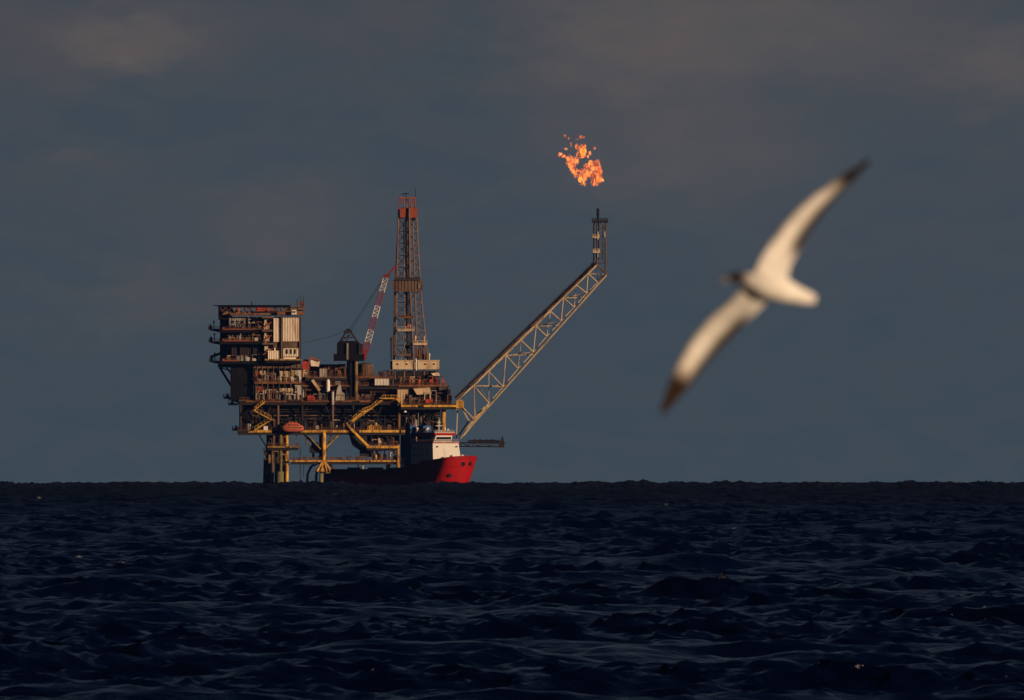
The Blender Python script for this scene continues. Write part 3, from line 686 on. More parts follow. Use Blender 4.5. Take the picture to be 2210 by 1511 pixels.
# lumps traced from the burning gas: x, y, radius across, radius up
FL = [(1287, 384, 9, 12), (1291, 372, 8, 12), (1284, 366, 8, 12), (1279, 376, 7, 9), (1280, 358, 9, 9), (1287, 351, 6, 5), (1271, 357, 6, 4), (1292, 355, 4, 6), (1295, 388, 5, 8), (1284, 394, 6, 6),
      (1231, 352, 6, 9), (1238, 346, 7, 6), (1228, 343, 5, 6), (1244, 348, 5, 6), (1236, 362, 6, 8), (1242, 370, 6, 7), (1247, 377, 6, 7), (1254, 385, 5, 7), (1257, 393, 4, 6), (1262, 397, 2.5, 4), (1262, 380, 5, 8), (1256, 371, 7, 5), (1265, 368, 5, 6), (1268, 376, 4, 6), (1263, 358, 3.5, 4),
      (1252, 333, 6, 6), (1258, 329, 6, 8), (1262, 335, 4, 5), (1248, 337, 4, 3), (1250, 320, 3.4, 7), (1256, 316, 4, 6), (1262, 315, 2.5, 5), (1244, 316, 2.5, 5), (1260, 322, 4, 5),
      (1209, 334, 4.5, 3.5), (1216, 337, 3.5, 2.5), (1222, 341, 3, 3), (1220, 294, 3, 3), (1227, 298, 2, 2.4), (1254, 296, 3.4, 3), (1260, 295, 3.4, 2.2), (1246, 301, 2.6, 1.6), (1232, 312, 1.6, 4), (1221, 321, 3, 2), (1283, 320, 2.4, 3.4), (1273, 331, 2.6, 4), (1269, 338, 2, 3)]
fl_ = thing('gas_flare', (1287, 398, 3), 'orange flame of burning gas blown up and left above the flare tip', 'flame')
def lumps(lst, seed):
    m = MB(); R = random.Random(seed)
    for x, y, rx, ry in lst:
        k0 = len(m.v); m.ell((x, y, 3 + R.uniform(-3, 3)), (rx * 1.25, ry * 1.25, (rx + ry) / 2), 14, 14)
        for i in range(k0, len(m.v)):
            v = Vector(m.v[i]); nn = mnoise.noise_vector(v * .16) * 3.8 + mnoise.noise_vector(v * .45) * 3.0
            c = Vector((x, y, 3)); s_ = min(1, min(rx, ry) / 5)
            m.v[i] = tuple(v + Vector((nn.x, nn.y * 1.2, nn.z)) * s_)
    return m
for lst, sd in ((FL[:10], 1), (FL[10:23], 2), (FL[23:32], 3), (FL[32:], 4)):
    lumps(lst, sd).build('flame_tongue', 'flame', fl_, smooth=True)

# ------------------------------------------------------------------ burner boom on the far side
bb = thing('burner_boom', (1012, 960, 150), 'dark horizontal boom with an upright end frame sticking out behind the ship', 'boom')
m = MB()
for y, d in ((955, 140), (963, 140), (955, 160), (963, 160)): m.tube((940, y, d), (1086, y + 1, d), 1.3, 6)
for i in range(11):
    x = 960 + i * 12; a, b = (955, 963) if i % 2 else (963, 955); m.tube((x, a, 140), (x + 12, b, 140), .8, 4); m.tube((x, 955, 140), (x, 963, 140), .8, 4)
m.build('truss', 'dark', bb)
MB().box(1078, 1088, 952, 966, 138, 162).box(1081, 1087, 946, 952, 144, 156).tube((1083, 946, 150), (1085, 942, 150), 1.6, 6).build('burner_head', 'dark', bb)
m = MB().rail((1010, 955, 138), (1078, 955, 138), 5, .7, 7).tube((1012, 950, 150), (1078, 952, 150), 1, 6)
for x in (1022, 1034, 1047, 1058): m.box(x, x + 5, 948, 955, 146, 152)
m.build('pipe_bundle', 'dark', bb)

# ------------------------------------------------------------------ lifeboats and other things on the decks
def lifeboat(x, y, d, sx=1.0):
    hull = MB().ell((x, y, d), (24 * sx, 9, 9), 18, 12, .75)
    can = MB().ell((x - 1, y - 5.5, d), (17 * sx, 6.5, 6.6), 14, 10, .7)
    for k in (-8, -1, 6): can.box(x + k, x + k + 3, y - 14, y - 11.4, d - 2, d + 2)
    wins = MB()
    for k in (-9, -3, 3, 9): wins.box(x + k, x + k + 3, y - 8, y - 5.5, d - 7.4, d - 5.6)
    fen = MB().tube((x - 22 * sx, y - 1, d - 8.8), (x + 22 * sx, y - 1, d - 8.8), .7, 6)
    dv = MB().tube((x - 14, y - 12, d), (x - 14, y - 20, d), .7, 6).tube((x + 14, y - 12, d), (x + 14, y - 20, d), .7, 6)
    return [('hull', hull, 'lifeboat'), ('canopy', can, 'lifeboat'), ('window', wins, 'glass'), ('fender', fen, 'brown'), ('fall', dv, 'dark')]
sit('lifeboat', 'rust red enclosed lifeboat hung at the edge of the lowest long deck', 'lifeboat', lifeboat(632, 924, -16))
def crate(x0, x1, y0, y1, d0, d1, mt, holes=()):
    b_ = MB().corr(x0, x1, y0, y1, d0, 1.1, 3.2, d1 - d0)
    fr = MB().box(x0 - .6, x0 + .4, y0 - .5, y1, d0 - .7, d0 - .1).box(x1 - .4, x1 + .6, y0 - .5, y1, d0 - .7, d0 - .1).box(x0 - .6, x1 + .6, y0 - 1.3, y0 - .55, d0 - .7, d1 + .5)
    r = [('body', b_, mt), ('frame', fr, 'rust')]
    for hx, hy in holes: r.append(('vent', MB().ell((hx, hy, d0 - .3), (2.2, 1.7, 1)), 'black'))
    return r
sit('shipping_container', 'white corrugated container left of the derrick base', 'container', crate(809, 841, 817.5, 831.6, 0, 14, 'shipwhite'))
sit('cabin', 'small cream cabin with a round dark vent beside the living quarters', 'cabin', crate(654, 667, 798, 813.6, 10, 26, 'tan', ((661.5, 801),)))
sit('cabin', 'pinkish cabin with a sloping roof on the deck right of the living quarters', 'cabin', [('walls', MB().prism([(670, 776), (690, 779), (688, 791), (671, 790)], 12, 44), 'white'), ('roof', MB().prism([(662, 774), (673, 770), (692, 778), (690, 780), (672, 774.5)], 8, 48), 'orange')])
sit('storage_tank', 'dull red box tank against the lower right corner of the living quarters', 'tank', [('shell', MB().box(652, 668, 780, 797, 14, 40).tube((660, 780, 27), (660, 775.5, 27), 7, 12, 3), 'red'), ('band', MB().box(651.4, 668.6, 787, 788.5, 13.2, 40.8), 'rust')])
sit('tool_house', 'cream box house standing among red pipework on the middle deck', 'tool house', crate(690, 707, 796, 813.5, 6, 11, 'lightgrey'))
sit('mud_tank', 'large brown tank right of the crane base', 'tank', [('shell', MB().tube((789, 813.8, 40), (789, 786, 40), 17, 20).tube((789, 786, 40), (789, 782, 40), 17, 20, 5), 'brown'), ('ladder', MB().rail((784, 813, 22), (789, 813, 22), 26, .5, 4), 'rust'), ('band', MB().tube((789, 800, 40), (789, 802, 40), 17.6, 20), 'rust')])
sit('process_vessel', 'upright white vessel under the middle deck right of the living quarters', 'vessel', [('shell', MB().tube((708, 846, 2), (708, 822, 2), 4, 14).tube((708, 822, 2), (708, 818.6, 2), 4, 14, 1.6), 'shipwhite'), ('leg', MB().tube((705.5, 864.5, 2), (705.5, 846, 2), .8, 6).tube((710.5, 864.5, 2), (710.5, 846, 2), .8, 6), 'brown'), ('nozzle', MB().tube((711, 832, 2), (715, 832, 2), 1.2, 8), 'tan')])
sit('pipe_chute', 'cream chute slanting down to the right beside the living quarters', 'chute', [('trough', MB().beam((674, 820, 2), (690, 843, 2), 6, 9), 'tan'), ('support', MB().tube((688, 864.5, 3), (688, 842, 3), 1.4, 6), 'brown')])
sit('silo', 'round grey silo between the white vessel and the crane base', 'silo', [('shell', MB().tube((727, 852, 20), (727, 824, 20), 9, 18).tube((727, 824, 20), (727, 819, 20), 9, 18, 3).tube((727, 852, 20), (727, 860, 20), 9, 18, 4), 'grey'), ('leg', MB().tube((720, 864.5, 14), (720, 848, 14), 1, 6).tube((734, 864.5, 14), (734, 848, 14), 1, 6), 'dark')])
sit('tarpaulin_stack', 'peaked heap under a pale cover left of the crane base', 'covered stack', [('cover', MB().prism([(724, 864.5), (727, 842), (732, 830), (735, 831), (738, 846), (744, 850), (744, 864.5)], -8, 4), 'lightgrey'), ('rope', MB().tube((725, 853, -8.6), (744, 853, -8.6), .6, 5), 'brown')])
sit('vent_post', 'stout pale post hanging over the front edge of the upper deck', 'vent pipe', [('pipe', MB().tube((718, 845, -5), (718, 874, -5), 3, 12), 'lightgrey'), ('cap', MB().tube((718, 843, -5), (718, 846, -5), 4, 12), 'rust')])
sit('hose_reel', 'bright red reels on the upper deck below the cream chute', 'hose reel', [('drum', MB().tube((664, 858, -2), (678, 858, -2), 4.5, 14), 'red'), ('cradle', MB().box(663, 679, 862, 864.6, -7, 3).box(662.5, 664, 857, 862, -3, -1).box(678, 679.5, 857, 862, -3, -1), 'red')])
sit('cabin', 'cream cabin with a slanted front below the drill floor', 'cabin', [('walls', MB().prism([(892, 839), (928, 836.5), (932, 850), (900, 852)], -6, 30), 'tan'), ('roof', MB().prism([(890, 837), (929, 834), (930, 836), (891, 839)], -8, 32), 'rust'), ('support', MB().tube((905, 874.5, 0), (905, 851, 0), 1.2, 6).tube((925, 874.5, 0), (925, 850, 0), 1.2, 6), 'brown')])
sit('cabin', 'low cream cabin with a rusty roof left of the slanted one', 'cabin', crate(858, 882, 841, 874.6, -4, 12, 'tan'))
sit('exhaust_silencer', 'short fat black cylinder at the right end of the upper decks', 'silencer', [('shell', MB().tube((967, 874.5, -4), (967, 842, -4), 5, 14), 'black'), ('cap', MB().tube((967, 842, -4), (967, 839.5, -4), 5.8, 14), 'dark')])
sit('marker_post', 'orange box on a post at the right end of the pipe deck', 'post', [('post', MB().tube((956, 831.6, 14), (956, 826, 14), 1.5, 8), 'rust'), ('box', MB().box(952.5, 960, 818, 827, 10, 18), 'orange')])
sit('fuel_drum', 'red drum lying on the deck above the flare side walkway', 'drum', [('shell', MB().tube((919, 867, -12), (934, 865, -12), 4.6, 14), 'red'), ('chock', MB().box(920, 924, 870, 874.6, -15, -9).box(929, 933, 868, 874.6, -15, -9), 'dark')])
sit('locker', 'white slanted locker hanging right under the drill floor', 'locker', [('body', MB().prism([(931, 806), (947, 803.5), (949, 811), (935, 811)], 22, 34), 'white'), ('hanger', MB().tube((940, 804, 28), (940, 797, 28), 1, 6), 'brown')])
sit('generator_set', 'yellow ribbed machine on the lowest long deck beside the long yellow stair', 'generator', [('housing', MB().corr(793, 825, 919, 928.8, -.5, 1.4, 4, 12), 'yellow'), ('fan', MB().tube((800, 919, 6), (800, 916.5, 6), 3, 10).tube((816, 919, 6), (816, 916.5, 6), 3, 10), 'yellowdull')])
sit('fire_pump', 'small red box pump on the lowest deck left of the ship funnel', 'pump', [('casing', MB().box(885, 895, 914, 928.8, -.5, 10), 'red'), ('pipe', MB().tube((890, 914, 4), (890, 908, 4), 1.6, 8), 'rust')])
sit('switch_house', 'beige box room low under the deck just left of the ship bridge', 'box room', [('walls', MB().corr(886, 901, 943, 962, 6, 1, 4, 13.5), 'tan'), ('sill', MB().box(885, 902, 962, 964, 4, 20), 'brown')])
sit('equipment_box', 'small white box on the lowest deck at the foot of the orange zigzag stair', 'box', [('body', MB().box(569, 578, 920, 928.8, -1, 8), 'shipwhite'), ('lid', MB().box(568.4, 578.6, 918.8, 920, -1.6, 8.6), 'grey')])
sit('gas_bottle_rack', 'pale bottle rack on the lowest deck near its left end', 'rack', [('frame', MB().rail((533, 928.8, 0), (542, 928.8, 0), 14, .6, 4), 'brown'), ('bottle', MB().tube((536, 928.8, 2), (536, 914, 2), 1.8, 10).tube((540, 928.8, 2), (540, 915, 2), 1.8, 10), 'shipwhite')])
sit('equipment_box', 'small white cone shaped hopper under the flare side deck', 'hopper', [('cone', MB().tube((874, 890, -2), (874, 880, -2), 4, 10, .8), 'shipwhite'), ('hook', MB().tube((874, 880, -2), (874, 876, -2), .5, 5), 'dark')])

# ------------------------------------------------------------------ supply ship
TH = math.radians(47); SN, CS = math.sin(TH), math.cos(TH)
LEN, BX, BD, WL = 385, 1013, -740, 1046
def sp3(u, v, y): return (BX - (LEN - u) * SN - v * CS, y, BD + (LEN - u) * CS - v * SN)   # v > 0 starboard
ship = thing('supply_ship', sp3(LEN / 2, 0, WL), 'red hulled supply ship with a white wheelhouse, bow towards the right', 'ship')
def deck_y(u):
    if u < 205: return 1021
    if u < 245: return 1021 - 17 * (u - 205) / 40
    return 1003 - 14 * ((u - 245) / 140) ** 1.5
def hull_pt(t, h, side):
    """t 0 stern..1 stem, h 0 keel..1 bulwark top"""
    Lh = LEN - 22 * (1 - h) ** 1.3
    u = Lh * (1 - (1 - t) ** 1.25)
    dist_ = max(0, (Lh - u)); e = 54 - 24 * h ** 1.2
    k = min(1, dist_ / e); hb = 46 * (1 - (1 - k) ** 2) ** (.85 - .3 * h) * (1 if h > .3 else .85 + .5 * h)
    if u < 30: hb *= .9 + .1 * u / 30
    hb = max(hb, .0)
    top = deck_y(u); bot = WL + 24
    y = bot + (top - bot) * h
    return sp3(u, hb * side, y)
NT, NH = 46, 12
m = MB(); vs = []
for side in (1, -1):
    for i in range(NT + 1):
        for j in range(NH + 1): vs.append(hull_pt(i / NT, j / NH, side))
def hid(s_, i, j): return s_ * (NT + 1) * (NH + 1) + i * (NH + 1) + j
fs = []
for s_ in (0, 1):
    for i in range(NT):
        for j in range(NH): fs.append((hid(s_, i, j), hid(s_, i + 1, j), hid(s_, i + 1, j + 1), hid(s_, i, j + 1)))
for i in range(NT): fs.append((hid(0, i, 0), hid(1, i, 0), hid(1, i + 1, 0), hid(0, i + 1, 0)))
for j in range(NH): fs.append((hid(0, 0, j), hid(0, 0, j + 1), hid(1, 0, j + 1), hid(1, 0, j)))
# deck just below the bulwark top
for i in range(NT): fs.append((hid(0, i, NH), hid(0, i + 1, NH), hid(1, i + 1, NH), hid(1, i, NH)))
m.add(vs, fs); hull = m.build('hull', 'shipred', ship, smooth=False)
sm = [True] * len(hull.data.polygons); hull.data.polygons.foreach_set('use_smooth', sm)
try: hull.data.set_sharp_from_angle(angle=math.radians(35))
except Exception: pass
# bulwark rail on the forecastle
def bulw(side, t0, t1):
    m = MB(); n = 16
    for i in range(n):
        a = Vector(hull_pt(t0 + (t1 - t0) * i / n, 1, side)); b = Vector(hull_pt(t0 + (t1 - t0) * (i + 1) / n, 1, side))
        m.beam(a + Vector((0, -2.5, 0)), b + Vector((0, -2.5, 0)), 6, 1.5)
    return m
for sd in (1, -1): bulw(sd, .66, 1.0).build('bulwark', 'shipred', hull)
def hull_at(hb_, h, side):
    lo, hi = .7, 1.0                      # the station where the half-breadth is hb_
    for _ in range(30):
        md_ = (lo + hi) / 2; q = Vector(hull_pt(md_, h, side)); c_ = Vector(hull_pt(md_, h, 0))
        if (q - c_).length > hb_: lo = md_
        else: hi = md_
    return q
for sd, v_ in ((1, 13), (-1, 6)):
    p = hull_at(v_, .86, sd); dr = (p - Vector(sp3(LEN - 60, 0, p.y))).normalized()
    MB().tube(p - dr * 2, p + dr * 1.6, 4.4, 16).build('fairlead', 'rubber', hull)
p = hull_at(34, .58, 1); dr = (p - Vector(sp3(LEN - 110, 0, p.y))).normalized()
MB().tube(p - dr * 3, p + dr * 1.2, 4.6, 12).build('anchor', 'rubber', hull)
m = MB()
for i in range(30):
    a = Vector(hull_pt(.62 + .37 * i / 30, .8, 1)); b = Vector(hull_pt(.62 + .37 * (i + 1) / 30, .8, 1)); m.tube(a, b, .9, 6)
m.build('rubbing_strake', 'shipred', hull)
m = MB()
for i in range(24):
    a = Vector(hull_pt(.02 + .58 * i / 24, .93, 1)); b = Vector(hull_pt(.02 + .58 * (i + 1) / 24, .93, 1)); m.tube(a, b, 1.6, 6)
m.build('fender_strake', 'rubber', hull)
def sbox(mb, u0, u1, v0, v1, y0, y1, ru=0, rv=0):
    """box in ship axes; ru/rv shrink (or flare) the top by that much"""
    vs = [sp3(u, v, y1) for u in (u0, u1) for v in (v0, v1)] + [sp3(u + (-ru if u == u1 else 0), v - math.copysign(rv, v), y0) for u in (u0, u1) for v in (v0, v1)]
    return mb.add(vs, [(0, 1, 3, 2), (4, 6, 7, 5), (0, 4, 5, 1), (2, 3, 7, 6), (0, 2, 6, 4), (1, 5, 7, 3)])
F = LEN - 62
dh = sbox(MB(), F - 66, F, -44, 44, 957, 1001, 5, 4)
dh = dh.build('deckhouse', 'shipwhite', ship)
m = MB(); sbox(m, F - 68, F - 3, -41, 41, 955.5, 957); m.build('deckhouse_roof', 'red', dh)
m = MB(); sbox(m, F - 62, F - 14, -28, 28, 940, 955, -5, -3); br = m.build('wheelhouse', 'shipwhite', ship)
m = MB(); sbox(m, F - 64, F - 7, -32, 32, 935.5, 940.3); m.build('roof', 'shipred', br)
m = MB()
sbox(m, F - 14, F - 10.2, -23, 23, 942, 948.5)
m.build('front_window', 'glass', br)
for k in range(5):
    m = MB(); u = F - 59 + k * 9
    sbox(m, u, u + 6.5, 28.6, 31.6, 942, 949); m.build('side_window', 'glass', br)
m = MB()
for v0, v1 in ((-31, -29), (29, 31)): sbox(m, F - 4, F + .6, v0, v1, 963, 966)
for u in (F - 58, F - 46, F - 33, F - 18):
    sbox(m, u, u + 4, 40.5, 44.4, 966, 969.5); sbox(m, u, u + 4, 42, 45, 980, 983.5)
m.build('porthole', 'glass', dh)
m = MB(); sbox(m, F, F + 10, -34, 20, 986, 1000, 3, 2); sbox(m, F + 10, F + 20, -20, 4, 988, 1000, 2, 2); sbox(m, F + 2, F + 7, -28, -10, 982, 986, 1, 1)
m.build('winch_housing', 'shipwhite', ship)
m = MB(); m.tube(sp3(F + 30, -14, 1000), sp3(F + 30, -14, 984), 3, 10); m.tube(sp3(F + 30, 12, 1000), sp3(F + 30, 12, 989), 2.4, 10); m.ell(sp3(F + 30, -14, 984), (3.6, 3, 3.6)); m.build('mooring_winch', 'shipwhite', ship)
# railings
def srail(mb, u0, v0, u1, v1, y, h=7):
    return mb.rail(sp3(u0, v0, y), sp3(u1, v1, y), h, .45, 7)
m = MB(); srail(m, F - 4, -40, F - 4, 40, 955.5, 6); srail(m, F - 68, 40, F - 4, 40, 955.5, 6); m.build('railing', 'grey', ship)
m = MB(); srail(m, F - 8, -31, F - 8, 31, 935.5, 6); srail(m, F - 63, 31, F - 8, 31, 935.5, 6); m.build('railing', 'lightgrey', ship)
# mast, domes and funnels
m = MB(); m.tube(sp3(F - 25, 0, 935), sp3(F - 25, 0, 908), 1.3, 8); m.tube(sp3(F - 25, -10, 920), sp3(F - 25, 10, 920), .8, 6); m.tube(sp3(F - 25, -6, 913), sp3(F - 25, 6, 913), .7, 6); m.tube(sp3(F - 32, 0, 935), sp3(F - 25, 0, 916), .8, 6)
m.build('mast', 'shipwhite', ship)
for u, v, y, r in ((F - 14, -6, 927, 3), (F - 16, -18, 929, 3), (F - 38, 22, 927, 3.6), (F - 60, 30, 926, 2.6), (F - 12, 8, 931, 2.2)):
    MB().ell(sp3(u, v, y), (r, r * 1.1, r)).tube(sp3(u, v, y), sp3(u, v, 935), .9, 6).build('radar_dome', 'shipwhite', ship, smooth=True)
MB().beam(sp3(F - 42, 14, 925), sp3(F - 34, 30, 929), 3, 4).build('life_raft', 'shipwhite', ship)
for v in (26, -26):
    m = MB(); sbox(m, F - 92, F - 74, v - 9, v + 9, 919, 1001, 4, 2); fn = m.build('funnel', 'blue', ship)
    m = MB(); sbox(m, F - 90, F - 80, v - 6, v + 6, 914, 919); m.build('funnel_cap', 'dark', fn)
m = MB(); sbox(m, F - 62, F - 44, 8, 28, 920, 935, 2, 2); m.build('monitor_house', 'blue', ship)
# work deck
m = MB(); sbox(m, 20, 200, 38, 42, 1012, 1021); sbox(m, 20, 200, -42, -38, 1012, 1021); m.build('cargo_rail', 'shipred', ship)
m = MB(); sbox(m, 222, F - 93, -34, 34, 988, 1003); m.build('tween_house', 'lightgrey', ship)
for i, (u, v, mt) in enumerate(((50, 12, 'brown'), (90, -10, 'grey'), (120, 16, 'red'), (160, 0, 'blue'))):
    q = MB(); sbox(q, u, u + 22, v - 9, v + 9, 1010, 1021.0)
    q2 = MB(); sbox(q2, u - .6, u + 22.6, v - 9.6, v + 9.6, 1008.6, 1010)
    sit('deck_container', ['brown container nearest the stern of the red ship', 'grey container on the aft deck of the red ship', 'red container on the middle of the aft deck of the red ship', 'blue container on the aft deck nearest the ship wheelhouse'][i], 'container', [('body', q, mt), ('lid', q2, 'dark')], 'containers on the ship aft deck')
m = MB()
for u in (285, 295, 310): m.tube(sp3(u, 42, 1003), sp3(u, 42, 993 - (u == 310) * 6), .9, 6)
m.build('bollard', 'shipwhite', ship)

# ------------------------------------------------------------------ the bird, 75 m away
BY = 75.0
def BP(x, y, dep=0.0):
    Y = BY + dep
    return Vector(((x - 1105) * PXA * Y, Y, CAMH + ((1043 - y) * PXA - DIP) * Y))
borg = BP(1655, 620)
kpx = PXA * BY
bird = bpy.data.objects.new('seabird', None)
secs_up = [ # leading x,y ; trailing x,y ; depth (m, + away) ; thickness px
 (1625, 590, 1700, 606, -.00, 20.0), (1637, 562, 1708, 574, .00, 15.0), (1662, 522, 1728, 540, .01, 11.0), (1688, 485, 1748, 505, .01, 8.0), (1716, 453, 1768, 478, .00, 6.5), (1745, 428, 1788, 450, -.01, 5.5),
 (1775, 407, 1808, 428, -.02, 5.0), (1803, 388, 1829, 405, -.035, 5.0), (1832, 368, 1850, 385, -.05, 5.0), (1858, 354, 1866, 367, -.065, 5.0), (1873, 340, 1880, 350, -.078, 5.0)]
secs_dn = [
 (1606, 606, 1680, 636, .01, 20.0), (1592, 632, 1655, 654, .02, 15.0), (1563, 658, 1626, 684, .045, 11.0), (1528, 686, 1598, 713, .07, 8.0), (1502, 716, 1570, 742, .085, 6.5), (1480, 748, 1548, 768, .09, 5.5),
 (1464, 778, 1524, 796, .09, 5.0), (1450, 808, 1503, 820, .085, 5.0), (1438, 838, 1482, 846, .075, 5.0), (1430, 864, 1461, 867, .065, 5.0), (1423, 890, 1437, 893, .052, 5.0)]
bv, bf = [], []
def loft(secs, close=True):
    k0 = len(bv); n = 14
    for lx, ly, tx, ty, dp, th in secs:
        Lp = BP(lx, ly, dp); Tp = BP(tx, ty, dp); c = (Tp - Lp); fwd = Vector((0, 1, 0))
        for i in range(n):
            a = 2 * math.pi * i / n; s_ = (1 - math.cos(a)) / 2     # 0 leading .. 1 trailing .. 0
            half = th * kpx * .5 * (math.sqrt(max(0, s_)) * (1 - s_) * 2.2 + .08)
            camber = -.06 * c.length * math.sin(math.pi * s_)
            sg = 1 if i <= n // 2 else -1
            bv.append(Lp + c * s_ + fwd * (sg * half - camber))
    m_ = len(secs)
    for q in range(m_ - 1):
        for i in range(n):
            a = k0 + q * n + i; b = k0 + q * n + (i + 1) % n; bf.append((a, b, b + n, a + n))
    bf.append(tuple(k0 + i for i in range(n))[::-1]); bf.append(tuple(k0 + (m_ - 1) * n + i for i in range(n)))
loft(secs_up); loft(secs_dn)
# body, lofted along its axis: x, y, half-height px, half-depth px
axis = [(1571, 601, 4, 5), (1578, 599, 9, 9), (1590, 599, 12, 12), (1604, 602, 14, 14), (1622, 608, 20, 19), (1645, 614, 29, 25), (1670, 620, 30, 26), (1695, 628, 26, 22), (1715, 635, 20, 14), (1735, 641, 16, 9), (1750, 645, 12.5, 5), (1760, 647, 10, 3.5)]
k0 = len(bv); n = 18
for q, (x, y, ry, rd) in enumerate(axis):
    c = BP(x, y, .005); a0 = axis[max(0, q - 1)]; a1 = axis[min(len(axis) - 1, q + 1)]
    tdir = (BP(a1[0], a1[1]) - BP(a0[0], a0[1])).normalized(); upv = Vector((0, 1, 0)).cross(tdir).normalized()
    for i in range(n):
        a = 2 * math.pi * i / n; bv.append(c + upv * (ry * kpx * math.cos(a)) + Vector((0, 1, 0)) * (rd * kpx * math.sin(a)))
for q in range(len(axis) - 1):
    for i in range(n):
        a = k0 + q * n + i; b = k0 + q * n + (i + 1) % n; bf.append((a, b, b + n, a + n))
bf.append(tuple(k0 + i for i in range(n))[::-1]); bf.append(tuple(k0 + (len(axis) - 1) * n + i for i in range(n)))
me = bpy.data.meshes.new('bird_raw'); me.from_pydata([tuple(v - borg) for v in bv], [], bf)
import bmesh
b = bmesh.new(); b.from_mesh(me); bmesh.ops.recalc_face_normals(b, faces=b.faces); b.to_mesh(me); b.free()
tmp = bpy.data.objects.new('bird_raw', me); col.objects.link(tmp)
rm = tmp.modifiers.new('r', 'REMESH'); rm.mode = 'VOXEL'; rm.voxel_size = .003
smm = tmp.modifiers.new('s', 'SMOOTH'); smm.factor = .5; smm.iterations = 4
dg = bpy.context.evaluated_depsgraph_get(); dg.update()
bm_ = bpy.data.meshes.new_from_object(tmp.evaluated_get(dg)); bpy.data.objects.remove(tmp, do_unlink=True)
bm_.name = 'seabird'; bm_.polygons.foreach_set('use_smooth', [True] * len(bm_.polygons))
# plumage: pale below, brown back, wing tips, trailing edges and cap
def seg_param(secs, p):
    best = (1e9, 0, 0)
    for i in range(len(secs) - 1):
        a = secs[i]; c_ = secs[i + 1]
        A = Vector(((a[0] + a[2]) / 2, (a[1] + a[3]) / 2)); B = Vector(((c_[0] + c_[2]) / 2, (c_[1] + c_[3]) / 2))
        ab_ = B - A; t_ = max(0, min(1, (p - A).dot(ab_) / ab_.length_squared)); dd = (p - (A + ab_ * t_)).length
        if dd < best[0]:
            Lp = Vector((a[0], a[1])).lerp(Vector((c_[0], c_[1])), t_); Tp = Vector((a[2], a[3])).lerp(Vector((c_[2], c_[3])), t_)
            cc = Tp - Lp; best = (dd, (i + t_) / (len(secs) - 1), (p - Lp).dot(cc) / max(1e-6, cc.length_squared))
    return best
attr = bm_.color_attributes.new('plumage', 'FLOAT_COLOR', 'POINT'); colr = []
white = np.array([.84, .81, .75]); brown = np.array([.028, .014, .007]); mid = np.array([.30, .19, .10])
def sst(a, b_, x): t_ = max(0, min(1, (x - a) / (b_ - a))); return t_ * t_ * (3 - 2 * t_)
for v in bm_.vertices:
    wv = v.co + borg; Y = wv.y; px = wv.x / (PXA * Y) + 1105; py = 1043 - ((wv.z - CAMH) / Y + DIP) / PXA
    p = Vector((px, py)); u1 = seg_param(secs_up, p); u2 = seg_param(secs_dn, p); uu = u1 if u1[0] < u2[0] else u2
    c_ = white.copy(); span, ch = uu[1], uu[2]
    onwing = sst(.12, .25, span)
    md = onwing * sst(.5, .75, span) * .4; c_ = c_ * (1 - md) + mid * md
    dk = onwing * max(sst(.60, .76, span), sst(.50, .78, ch) * .97, (1 - sst(.05, .30, ch)) * .8)
    c_ = c_ * (1 - dk) + brown * dk
    hd = (1 - sst(1598, 1628, px)) * sst(.0, 1, 1 - (py - 602) / 9.0 + .3); c_ = c_ * (1 - hd) + brown * hd
    bk = sst(.1, .6, v.normal.y)          # the upper side; c_ = c_ * (1 - bk) + brown * 1.3 * bk
    gr = .93 + .14 * mnoise.noise(v.co * 40); colr += [*(c_ * gr), 1]
attr.data.foreach_set('color', colr)
bmt, t, p_ = new_mat('plumage'); an = t.nodes.new('ShaderNodeVertexColor'); an.layer_name = 'plumage'; t.links.new(an.outputs[0], p_.inputs['Base Color']); p_.inputs['Roughness'].default_value = .9
p_.inputs['Specular IOR Level'].default_value = .15
bm_.materials.append(bmt)
bpy.data.objects.remove(bird)
bird = bpy.data.objects.new('seabird', bm_); col.objects.link(bird); bird.location = borg
tag(bird, 'white bellied brown seabird gliding with long dark tipped wings', 'bird')
def bmesh_part(name, vs_, fs_, mat):
    me = bpy.data.meshes.new(name); me.from_pydata([tuple(v - borg) for v in vs_], [], fs_); me.materials.append(mat); me.polygons.foreach_set('use_smooth', [True] * len(fs_))
    o = bpy.data.objects.new(name, me); col.objects.link(o); o.parent = bird; return o
bk_, _, bp_ = new_mat('bill'); bp_.inputs['Base Color'].default_value = (.35, .26, .12, 1); bp_.inputs['Roughness'].default_value = .4
ey_, _, ep_ = new_mat('eye'); ep_.inputs['Base Color'].default_value = (.01, .01, .01, 1)
vs_ = []; nn_ = 8
for x, y, r in ((1575, 601, 5.5), (1566, 604, 4), (1558, 607, 3), (1553, 611, 1.2)):
    for i in range(nn_):
        a = 2 * math.pi * i / nn_; vs_.append(BP(x, y, .004) + Vector((0, r * kpx * math.sin(a) * .8, r * kpx * math.cos(a))))
fs_ = [(q * nn_ + i, q * nn_ + (i + 1) % nn_, (q + 1) * nn_ + (i + 1) % nn_, (q + 1) * nn_ + i) for q in range(3) for i in range(nn_)] + [tuple(range(nn_))[::-1], tuple(range(24, 32))]
bmesh_part('bill', vs_, fs_, bk_)
for sg in (-1, 1):
    vs_ = [BP(1583, 597, .005 + sg * 10.5 * kpx) + Vector(q) * 2.2 * kpx for q in ((1, 0, 0), (-1, 0, 0), (0, 1, 0), (0, -1, 0), (0, 0, 1), (0, 0, -1))]
    bmesh_part('eye', vs_, [(0, 2, 4), (2, 1, 4), (1, 3, 4), (3, 0, 4), (2, 0, 5), (1, 2, 5), (3, 1, 5), (0, 3, 5)], ey_)

